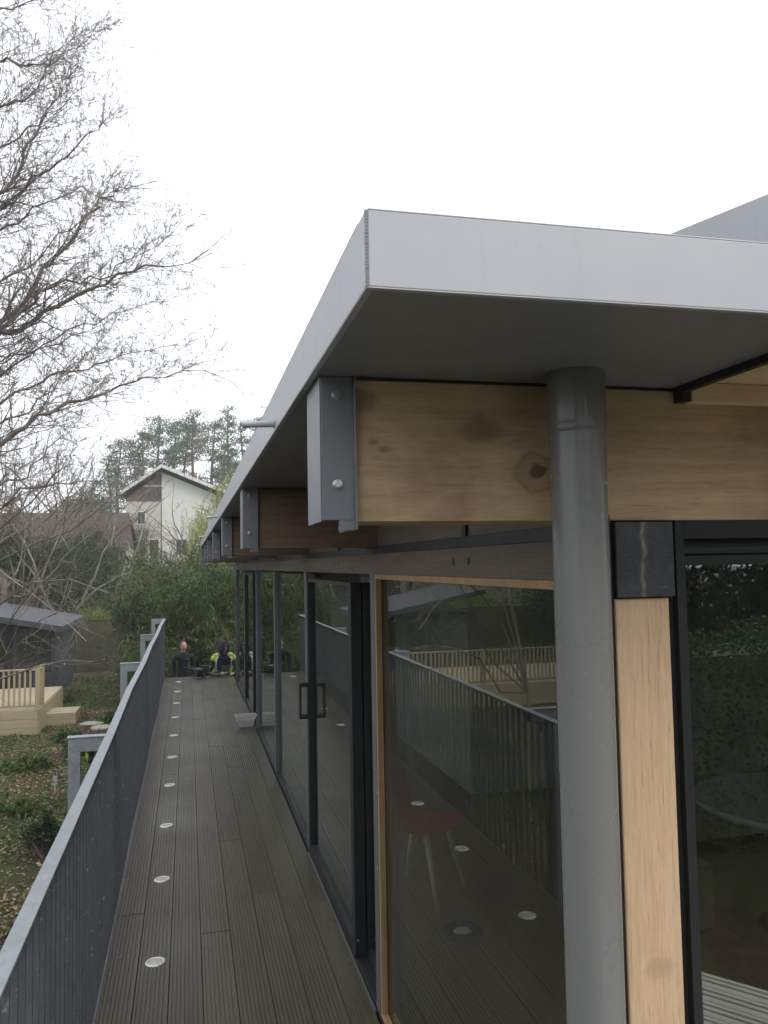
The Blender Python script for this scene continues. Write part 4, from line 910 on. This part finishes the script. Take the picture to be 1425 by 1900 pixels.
# willow
def willow(x,y,h,label):
    t=empty('weeping_willow',(x,y,gz(x,y))); tag(t,label,'tree'); S_=[];P=[];D=[]
    grow(S_,(0,0,0),(0,0,1),h*.8,.16,2,.06,.02,(7,5),(35,60),.5,.03,step=7); ends=[s for s in S_ if s[1][2]>h*.45]
    for i in range(120):
        s_=rnd.choice(ends); p=Vector(s_[1])+rv()*.25; L=rnd.uniform(1.2,h*.5); n=9; d=Vector((rnd.gauss(0,.25),rnd.gauss(0,.25),.25))
        for j in range(n):
            d=(d+Vector((0,0,-.42))).normalized(); q=p+d*L/n; S_.append((tuple(p),tuple(q),.006,.005))
            for u in range(4): P.append(tuple(p.lerp(q,rnd.random()))); D.append((rnd.gauss(0,.5),rnd.gauss(0,.5),-.6))
            p=q
    twigs('branches',S_,M['willow'],t,thick=.03); V,F=leaves(np.array(P),np.array(D),.13,.03); npmesh('foliage',V,F,M['willow'],t,kind='stuff')
willow(atx(412,36),36,6.6,'yellow green weeping willow just left of the roof edge'); willow(atx(385,44),44,4.8,'thin yellow green willow before the right eave of the white house')
# pines on the skyline
def pine(px,Y,top,lab,n=5000,cw=2.2,lean=0,low=.45):
    x=atx(px,Y); g=gz(x,Y); zt=PX(px,top,Y).z; h=zt-g; t=empty('pine_tree',(x,Y,g)); tag(t,lab,'pine tree','tall pines behind the white house')
    S_=[];pts=[Vector((lean*f*f+.3*math.sin(f*5+px),.2*math.cos(f*4),h*f)) for f in np.linspace(0,.96,9)]
    for i in range(8): S_.append((tuple(pts[i]),tuple(pts[i+1]),.26*(1-i/8)+.05,.26*(1-(i+1)/8)+.05))
    P=[];nc=30
    for i in range(nc):
        f=low+(1-low)*(i+rnd.random())/nc; a=rnd.uniform(0,6.28); r=cw*(.35+.65*rnd.random())*(1.05-.75*max(0,(f-low)/(1-low))**1.6)
        j=min(7,int(f*.96*8)); st=pts[min(8,j)].copy(); st.z=f*h*.95; c=st+Vector((math.cos(a)*r,math.sin(a)*r,rnd.uniform(-.2,.7)))
        S_.append((tuple(st),tuple(st.lerp(c,.5)+Vector((0,0,-.15)))  ,.06,.045)); S_.append((tuple(st.lerp(c,.5)+Vector((0,0,-.15))),tuple(c),.045,.02))
        s_=rnd.uniform(.28,.62)*cw/2.2; P.append(np.array(c)+rs.normal(size=(n//nc,3))*np.array([s_,s_,s_*.36]))
    P=np.concatenate(P); D=rs.normal(size=P.shape)+np.array([0,0,.6]); tr=twigs('trunk',S_,M['pinebark'],t); V,F=leaves(P,D,rs.uniform(.22,.45,len(P)),.09); npmesh('crown',V,F,M['pine'],t,kind='stuff')
for a in ((222,92,815,'pine with a low broad crown, leftmost on the skyline',2600,2.6,0,.4),(256,85,790,'broad dark pine left of the gable',3200,2.6,.4,.4),(292,90,764,'pine directly above the gable apex',3400,2.6,0,.5),(318,97,778,'slim pine just right of the gable apex',1800,1.6,.2,.5),(342,95,783,'pine with a bare trunk right of the gable apex',1500,1.7,.3,.74),
          (366,88,762,'flat topped pine right of the bare trunked one',3000,2.5,-.4,.66),(398,92,770,'pine in the middle of the right group',2800,2.3,0,.5),(428,96,750,'highest pine, with a tuft above the others',2400,1.7,0,.5),(452,90,778,'pine by the metal spout',3000,2.6,0,.35),
          (200,98,850,'low dark pine beyond the bare trees',2600,3.0,0,.2),(412,84,822,'darker pine in front of the right group',2800,2.2,0,.3),(482,98,770,'pine partly hidden by the roof edge',3000,2.8,0,.3),(505,96,752,'pine top showing beside the roof edge above the spout',2600,2.2,0,.4)): pine(*a)

# ================================================================== SHED, TERRACE, FENCES
shedm=plain('shed_paint',(.035,.04,.047),.6,var=.1); felt=plain('roof_felt',(.055,.06,.068),.75,var=.15,bump=.3); dark=plain('dark_inside',(.015,.015,.016),.8)
sh=empty('garden_shed',(-3.61,24.42,-1.35)); tag(sh,'dark grey garden shed with a sloping felt roof at the left edge','shed')
WX=-3.3
def roofz(x): return 2.02+(-x)*.205
def shp(name,mb,mat,bevel=.004,p=None): return mb.build(name,mat,p or sh,bevel=bevel)
mb=MB().prism([(.28,-.55,roofz(.28)),(.28,4.25,roofz(.28)+.03),(WX-.1,4.25,roofz(WX)+.05),(WX-.1,-.55,roofz(WX))],(0,0,.05)); shp('roof',mb,felt)
shp('eaves_board',MB().prism([(.285,-.56,roofz(.285)-.10),(WX-.1,-.56,roofz(WX)-.10),(WX-.1,-.56,roofz(WX)+.06),(.285,-.56,roofz(.285)+.06)],(0,-.02,0)),shedm)
shp('verge_board',MB().prism([(.285,-.555,roofz(.28)-.10),(.285,4.25,roofz(.28)-.07),(.285,4.25,roofz(.28)+.07),(.285,-.555,roofz(.28)+.06)],(.02,0,0)),shedm)
for i in range(14):
    z=.05+i*.142; shp('wall_board',MB().box(.0,.018+.004*(i%2),.02,3.9,z,z+.138),shedm,.003)
shp('corner_trim',box(-.06,.03,-.02,.02,0,2.0),shedm)
shp('wall',box(WX,-.01,.03,3.88,0,2.03),dark,0)
for x in (-1.0,-2.15,-3.25): shp('front_panel',box(x-.04,x+.04,-.01,.025,0,2.05),shedm)
shp('front_panel',box(-.99,-.06,-.01,.02,0,.75),shedm)
gl2=M['glass']
for x0 in (-.94,-2.09): 
    f=shp('window',box(x0,x0+.83,-.005,.02,.80,.84).box(x0,x0+.83,-.005,.02,1.9,1.94).box(x0,x0+.03,-.003,.018,.838,1.902),shedm); box(x0+.02,x0+.81,.005,.009,.84,1.9).build('pane',gl2,f)
shp('door',box(-3.2,-2.2,-.012,.015,.03,1.95),shedm)
# terrace: sawn timber front, close pickets, step
te=empty('garden_terrace',(-3.18,19.37,-1.40)); tag(te,'pale new timber terrace with picket balustrade beside the shed','terrace')
ZD=.56
def tp(name,mb,mat,bevel=.004): return mb.build(name,mat,te,bevel=bevel)
for j,(z0,z1) in enumerate(((0,.19),(.195,.38),(.385,.555))):
    tp('front_board',box(-3.2,-.0,-.02,.02,z0,z1),M['newwood']); tp('front_board',box(-6.4,-3.205,-.02,.02,z0,z1),M['newwood']); tp('side_board',box(-.018,.02,.022,3.6,z0,z1),M['newwood'])
nb=24
bm_=tp('deck_board',box(-6.4,0,0,.142,ZD-.004,ZD+.022),M['newwood'],.003)
for i in range(1,nb): inst('deck_board',bm_.data,(0,i*.15,0),parent=te)
tp('handrail',box(-6.4,.03,-.01,.06,ZD+.86,ZD+.895),M['newwood']); tp('handrail',box(-.04,.03,.061,.62,ZD+.86,ZD+.895),M['newwood'])
tp('lower_rail',box(-6.35,-.04,.01,.04,ZD+.08,ZD+.125),M['newwood']); tp('lower_rail',box(-.02,.01,.06,.6,ZD+.08,ZD+.125),M['newwood'])
for (x,y) in ((-.04,-.012),(-2.1,-.012),(-4.2,-.012),(-6.3,-.012),(-.04,.55)): tp('newel_post',box(x-.02,x+.07,y,y+.09,ZD,ZD+.915),M['newwood_z'],.006)
pk=tp('picket',box(-.02,.02,.004,.045,ZD+.10,ZD+.86),M['newwood_z'],.003); pk.location=(-.16,0,0)
x=-.27
while x>-6.3: inst('picket',pk.data,(x,0,0),parent=te); x-=.108
y=.16
while y<.5: inst('picket',pk.data,(-.005,y,0),parent=te); y+=.108
st_=empty('garden_step',(-2.86,20.75,-1.38)); tag(st_,'low pale timber step beside the terrace','step')
for i in range(3): B(-.32,.34,-.42+i*.29,-.42+i*.29+.275,.255,.295,'tread',M['newwood'],st_,.004)
B(-.32,.34,-.425,-.385,0,.254,'riser',M['newwood'],st_,.004); B(.30,.34,-.384,.44,0,.254,'side_board',M['newwood'],st_,.004)
# olive close-board fence at the end of the garden
def fence(x0,y0,x1,y1,z0,h,lab,col,name='board_fence',bw=.125):
    fm_=plain('fence_paint_'+str(len(bpy.data.materials)),col,.8,var=.2,scale=3); v=Vector((x1-x0,y1-y0,0)); L=v.length; a=math.atan2(v.y,v.x); t=empty(name,(x0,y0,z0),a); tag(t,lab,'fence')
    b=box(0,bw-.006,-.011,.011,0,h).build('fence_board',fm_,t,bevel=0); n=int(L/bw)
    for i in range(1,n): inst('fence_board',b.data,(i*bw,.006*(i%2),rnd.uniform(-.004,.004)),parent=t)
    B(0,L,-.03,.03,h+.001,h+.03,'capping',fm_,t,.003)
    i=0
    while i<L: B(i,i+.09,.02,.11,0,h-.02,'fence_post',fm_,t,.003); i+=1.83
    return t
fence(-24,31.8,1.2,30.2,-1.38,1.80,'olive brown board fence between the shed and the bamboo',(.06,.058,.03))
fence(-6.6,43.2,-1.6,43.0,.62,1.55,'brown weathered fence far behind, above the mossy bank',(.16,.10,.065),'panel_fence')
# white plant label on a stick
pl=empty('plant_label',(-2.05,14.1,-1.36)); tag(pl,'small white plant label on a stick in the green clump','plant label')
B(-.035,.035,-.004,.004,.22,.31,'tag',M['white'],pl,.004); B(-.05,.03,-.006,-.0045,.16,.20,'tag',M['white'],pl,.002); MB().tube((0,.006,0),(0,.006,.25),.006).build('stick',M['legwood'],pl)
# kerb stones by the railing
for i,(x,y) in enumerate(((-2.15,20.2),(-1.85,19.6),(-1.55,20.6))):
    c=MB().lathe([(.0001,.10),(.10,.095),(.19,.06),(.22,0),(.2,-.05)],n=11); c.v=[(x_*1.3+rnd.uniform(-.03,.03),y_*.9+rnd.uniform(-.03,.03),z_) for x_,y_,z_ in c.v]
    o=c.build('stone',plain('pale_stone_%d'%i,(.36,.34,.29),.85,var=.2),smooth=False); o.location=(x,y,gz(x,y)-.03); tag(o,['pale flat stone by the bamboo, left of three','pale flat stone nearest the railing support','pale flat stone closest to the bamboo'][i],'stone','pale stones on the litter')
# red bench and play table by the shed (seen mirrored in the glass)
bn=empty('red_bench',(-5.6,23.2,-1.35)); tag(bn,'low bench with a red top before the shed, mirrored in the long glass','bench'); B(-.5,.5,-.2,.2,.42,.48,'seat',M['redplastic'],bn); B(-.45,-.39,-.18,.18,0,.42,'leg',dark,bn); B(.39,.45,-.18,.18,0,.42,'leg',dark,bn)

# ================================================================== HOUSES
def render_wall(name,col): return plain(name,col,.8,var=.06,scale=2)
wwhite=render_wall('white_render',(.56,.56,.53)); wcream=render_wall('cream_render',(.42,.40,.36)); brick=plain('red_brick_wall',(.17,.075,.055),.85,var=.3,scale=8); clad=plain('brown_cladding',(.14,.10,.085),.7,var=.25)
def tilemat(name,c):
    t=NT(name); v=t.coord((1,1,1)); br=t.n('TexBrick'); t.l(t.coord((1,1,1),rot=(0,0,0)),br.inputs['Vector']); br.inputs['Scale'].default_value=3; f=t.noise(v,3,5,.7); cc=t.mix(f,tuple(x*.6 for x in c),tuple(x*1.5 for x in c)); t.bump(t.noise(v,14,3),.6,.05); return t.fin(cc,.85)
tile=tilemat('grey_roof_tiles',(.12,.105,.09)); tred=tilemat('dark_red_roof_tiles',(.055,.040,.034))
gw=plain('window_dark_glass',(.03,.035,.04),.08,var=.05,spec=.8)
h=empty('gable_house',(0,55,0)); tag(h,'white gabled house with brown cladding under the apex','house')
AX,AZ=-1.64,8.70; LXh,LZ=-4.15,6.95; RX,RZ=2.75,6.88; g0=.9
hb=0.
def hp(name,mb,mat,p=None,bevel=0): return mb.build(name,mat,p or h,bevel=bevel)
hp('wall',MB().prism([(AX,.1,g0),(RX-.35,.1,g0),(RX-.35,.1,RZ-.15),(AX,.1,AZ-.25)],(0,8,0)),wwhite)
hp('wall',MB().prism([(LXh+.35,.35,g0),(AX-.001,.35,g0),(AX-.001,.35,AZ-.25),(LXh+.35,.35,LZ-.12)],(0,7.7,0)),clad)
hp('lower_wall',MB().box(LXh+.3,AX-.05,-.1,.34,g0,6.5),wcream)
for k,(xa,za,xb,zb) in enumerate(((LXh,LZ,AX,AZ),(AX,AZ,RX,RZ))):
    r=hp('roof',MB().prism([(xa,-.5,za),(xb,-.5,zb),(xb,8.6,zb),(xa,8.6,za)],(0,0,.12)),tile); 
    n_=9
    for i in range(n_):   # tiles of the verge, told apart
        f0,f1=i/n_,(i+.94)/n_; hpz=lambda f:(xa+(xb-xa)*f, za+(zb-za)*f)
        a,b=hpz(f0),hpz(f1); MB().prism([(a[0],-.56,a[1]-.02),(b[0],-.56,b[1]-.02),(b[0],-.56,b[1]+.20),(a[0],-.56,a[1]+.20)],(0,.3,0)).build('verge_tile',wwhite,r)
def win(x,z,w,hh,y,p=h,frame=wwhite,bars=1):
    f=MB().add([(x,y-.05,z),(x+w,y-.05,z),(x+w,y-.05,z+hh),(x,y-.05,z+hh),(x+.07,y-.05,z+.07),(x+w-.07,y-.05,z+.07),(x+w-.07,y-.05,z+hh-.07),(x+.07,y-.05,z+hh-.07),(x,y,z),(x+w,y,z),(x+w,y,z+hh),(x,y,z+hh)],[(0,1,5,4),(1,2,6,5),(2,3,7,6),(3,0,4,7),(1,0,8,9),(2,1,9,10),(3,2,10,11),(0,3,11,8)]).build('window',frame,p)
    for i in range(bars+1):
        a=x+.07+(w-.14)*i/(bars+1); b=x+.07+(w-.14)*(i+1)/(bars+1); box(a+.02,b-.02,y-.02,y-.01,z+.07,z+hh-.07).build('pane',gw,f)
for x in (-2.9,-2.2): win(x,6.62,.62,.85,.34,frame=clad)
hp('cladding_band',box(LXh+1.35,AX-.02,.28,.339,7.52,7.60),wwhite)
win(-3.35,2.9,.75,1.2,-.11); win(-2.45,2.9,.7,1.2,-.11); win(-3.2,5.0,.6,.9,-.11)
win(1.0,3.0,.9,1.2,.09); win(-.8,3.0,.8,1.1,.09)
h2=empty('tiled_house',(atx(455,62),62,1)); tag(h2,'house with a long grey tiled roof right of the white gable','house')
MB().prism([(-3.6,0,0),(6,0,0),(6,0,5),(-3.6,0,5)],(0,5,0)).build('wall',wcream,h2); MB().prism([(-4,-.5,5.0),(6,-.5,5.0),(6,2.5,7.4),(-4,2.5,7.4)],(0,.1,.15)).build('roof',tile,h2)
b1=box(-3,-2,-.06,-.01,1.5,3).build('window',wwhite,h2); box(-2.95,-2.05,-.08,-.065,1.6,2.9).build('pane',gw,b1)
h3=empty('red_roofed_house',(atx(118,48),48,.8)); tag(h3,'low house with a broad dark red tiled roof behind the bare shrubs','house')
MB().box(-4.6,3.3,0,6,0,2.6).build('wall',wcream,h3); MB().prism([(-5,-.5,2.5),(3.7,-.5,2.5),(3.2,3.0,4.6),(-4.4,3.0,4.6)],(0,.1,.15)).build('roof',tred,h3); MB().prism([(-5,6.5,2.5),(3.7,6.5,2.5),(3.2,3.15,4.6),(-4.4,3.15,4.6)],(0,.05,.15)).build('roof',tred,h3)
for x in (-3.8,-1.8,.4,2.0):
    f=box(x,x+.95,-.06,-.005,1.0,2.1).build('window',wwhite,h3); box(x+.06,x+.45,-.075,-.062,1.06,2.04).build('pane',gw,f); box(x+.5,x+.89,-.075,-.062,1.06,2.04).build('pane',gw,f)
# boundary planting outside the frame on the left (mirrored in the long glass)
BL=['leafy bush just past the shed, left of the frame','leafy bush behind and left of the shed','leafy bush beside the shed wall that faces away','largest leafy bush in the far left corner of the garden','leafy bush level with the timber terrace','leafy bush at the left boundary beyond the terrace','leafy bush left of the tall bare tree','leafy bush at the left boundary behind the tall bare tree','leafy bush nearest the photographer on the left','leafy bush at the left boundary nearest the photographer']
for i,(x,y,r) in enumerate(((-13,29,2.6),(-17,31,2.8),(-12.5,24,2.0),(-20,27,3.0),(-16.5,20,2.4),(-22,20,3.0),(-15,14,2.2),(-20,12,3.0),(-14,7,2.4),(-19,4,3.0))):
    if i==0: bd=leafy('garden_bush','broad leafy bush outside the frame, beyond the shed','bush',(x,y,gz(x,y)),(r,r,r*.75),14000,'laurel',.14,.06,45); bdl=['']
    else: c=copy_tree(bd); c.location=(x,y,gz(x,y)); s_=r/2.6; c.scale=(s_,s_,s_); c.rotation_euler=(0,0,i*1.3); tag(c,BL[i],'bush','boundary bushes out of frame')
tag(bd,BL[0],'bush','boundary bushes out of frame')
bt=[(-17,24),(-21,16),(-18,9),(-24,26),(-15,33)]
for i,(x,y) in enumerate(bt): put_form(protos['tree'],(x,y,gz(x,y)),i*1.1,1.7,['leafless boundary tree level with the shed, left of the frame','leafless boundary tree level with the tall bare tree','leafless boundary tree nearest the photographer','leafless boundary tree in the far left corner','leafless boundary tree just behind the shed'][i],'boundary trees out of frame')
# hedge and trees behind the photographer (mirrored in the front glass)
def hedge(x,y,w,d,hh,n,lab,mat='hedge',L=.08):
    t=empty('hedge',(x,y,-1.2)); tag(t,lab,'hedge'); P=rs.uniform(-1,1,(n,3)); f=rs.randint(0,3,n); sg=np.where(rs.rand(n)<.5,-1,1)
    P[f==0,1]=1; P[f==1,2]=1; m_=f==2; P[m_,1]=sg[m_]*rs.uniform(.3,1,m_.sum()); P=P*np.array([w/2,d/2,hh/2])+np.array([0,0,hh/2]); P+=rs.normal(size=P.shape)*np.array([.07,.1,.09]); P[:,2]+=.14*np.sin(P[:,0]*1.7)+.08*np.sin(P[:,0]*4.1)
    D=rs.normal(size=P.shape)+np.array([0,.3,.5]); V,F=leaves(P,D,rs.uniform(.6,1.3,n)*L,L*.5,.1); npmesh('foliage',V,F,M[mat],t,kind='stuff'); B(-w/2+.1,w/2-.1,-d/2+.15,d/2-.15,0,hh-.15,'inner_stems',M['barkmoss'],t,0)
    return t
hedge(4,-6.2,22,1.4,2.35,60000,'clipped green hedge behind the photographer, mirrored in the front glass')
tl=leafy('evergreen_tree','dark evergreen tree behind the middle of the hedge, out of frame','tree',(6,-13,-1.2),(3.6,3,3.6),20000,'laurel',.22,.1,60,'evergreen trees out of frame')
for i,(x,y,s_) in enumerate(((12,-14,1.1),(0,-14.5,1.05),(17.5,-12,1.1),(-7,-13,1.0),(22,-8,1.1))):
    c=copy_tree(tl); c.location=(x,y,-1.2); c.scale=(s_,)*3; c.rotation_euler=(0,0,i*1.7+1); tag(c,['dark evergreen tree behind the hedge, right of the photographer','dark evergreen tree straight behind the photographer','dark evergreen tree far right behind the hedge','dark evergreen tree left behind the photographer','rightmost dark evergreen tree beside the pavilion front'][i])
# ================================================================== GROUND COVER
def scatter(n,x0,x1,y0,y1,fn,power=1.6):
    out=[]
    while len(out)<n:
        y=y0+(y1-y0)*rnd.random()**power; x=x0+(x1-x0)*rnd.random()
        if fn(x,y)>rnd.random(): out.append((x,y,gz(x,y)))
    return np.array(out)
def green(x,y): return 1/(1+math.exp(-10*(mnoise.noise(Vector((x*.55+2.2,y*.35,7)))+.35*mnoise.noise(Vector((x*1.7,y*1.7,1))) - (-.04 if y<13 else .12))))
no=lambda x,y: 0 if (x<-3.15 and 19.3<y<24) or (x<-3.5 and 24<y<28.4) else 1
P=scatter(46000,-9,-.2,3.5,30.5,lambda x,y:no(x,y)*(1-.75*green(x,y))*(.25+.75*sstep(-.35,.1,mnoise.noise(Vector((x*.8,y*.8,4))))))
P[:,2]+=rs.uniform(.003,.03,len(P)); D=rs.normal(size=P.shape)*np.array([1,1,.25]); N=rs.normal(size=P.shape)*.35+np.array([0,0,1.])
V,F=leaves(P,D,rs.uniform(.03,.075,len(P)),rs.uniform(.02,.042,len(P)),-.05,N); npmesh('leaf_litter',V,F,M['litter'],kind='stuff')
P=scatter(52000,-9,-.2,3.5,30.5,lambda x,y:no(x,y)*green(x,y)); D=rs.normal(size=P.shape)*np.array([.7,.7,.2])+np.array([0,0,.55])
V,F=leaves(P,D,rs.uniform(.04,.13,len(P)),rs.uniform(.012,.045,len(P)),.15); npmesh('ground_ivy',V,F,M['weed'],kind='stuff')
P=np.concatenate([np.stack([rs.uniform(-.435,-.37,40),rs.uniform(3,16.5,40),np.full(40,.006)],1),np.stack([rs.uniform(.82,.89,26),rs.uniform(3,15,26),np.full(26,.006)],1),np.stack([rs.uniform(-.3,.8,16),rs.uniform(3.5,15,16),np.full(16,.006)],1)])
D=rs.normal(size=P.shape)*np.array([1,1,.05]); N=rs.normal(size=P.shape)*.2+np.array([0,0,1.]); V,F=leaves(P,D,rs.uniform(.012,.035,len(P)),rs.uniform(.008,.018,len(P)),-.1,N); npmesh('leaf_scraps',V,F,M['litter'],kind='stuff')
P=scatter(24000,-12,2,31.4,42,lambda x,y:1,1.3); D=rs.normal(size=P.shape)*np.array([.5,.5,.1])+np.array([0,0,.6]); V,F=leaves(P,D,.12,.03,.2); npmesh('bank_grass',V,F,M['mossy'] if 'mossy' in M else leafmat('mossy_grass',(.05,.08,.01),(.11,.16,.025),(.2,.26,.06),.6),kind='stuff')

# ================================================================== AIR
hz=bpy.data.materials.new('haze'); hz.use_nodes=True; n_=hz.node_tree; n_.nodes.clear(); o_=n_.nodes.new('ShaderNodeOutputMaterial'); v_=n_.nodes.new('ShaderNodeVolumePrincipled')
v_.inputs['Density'].default_value=.0016; v_.inputs['Color'].default_value=(.96,.97,1,1); v_.inputs['Anisotropy'].default_value=.3; n_.links.new(v_.outputs[0],o_.inputs['Volume'])
MB().box(-700,700,-400,1000,-5,26).build('haze',hz,kind='stuff')
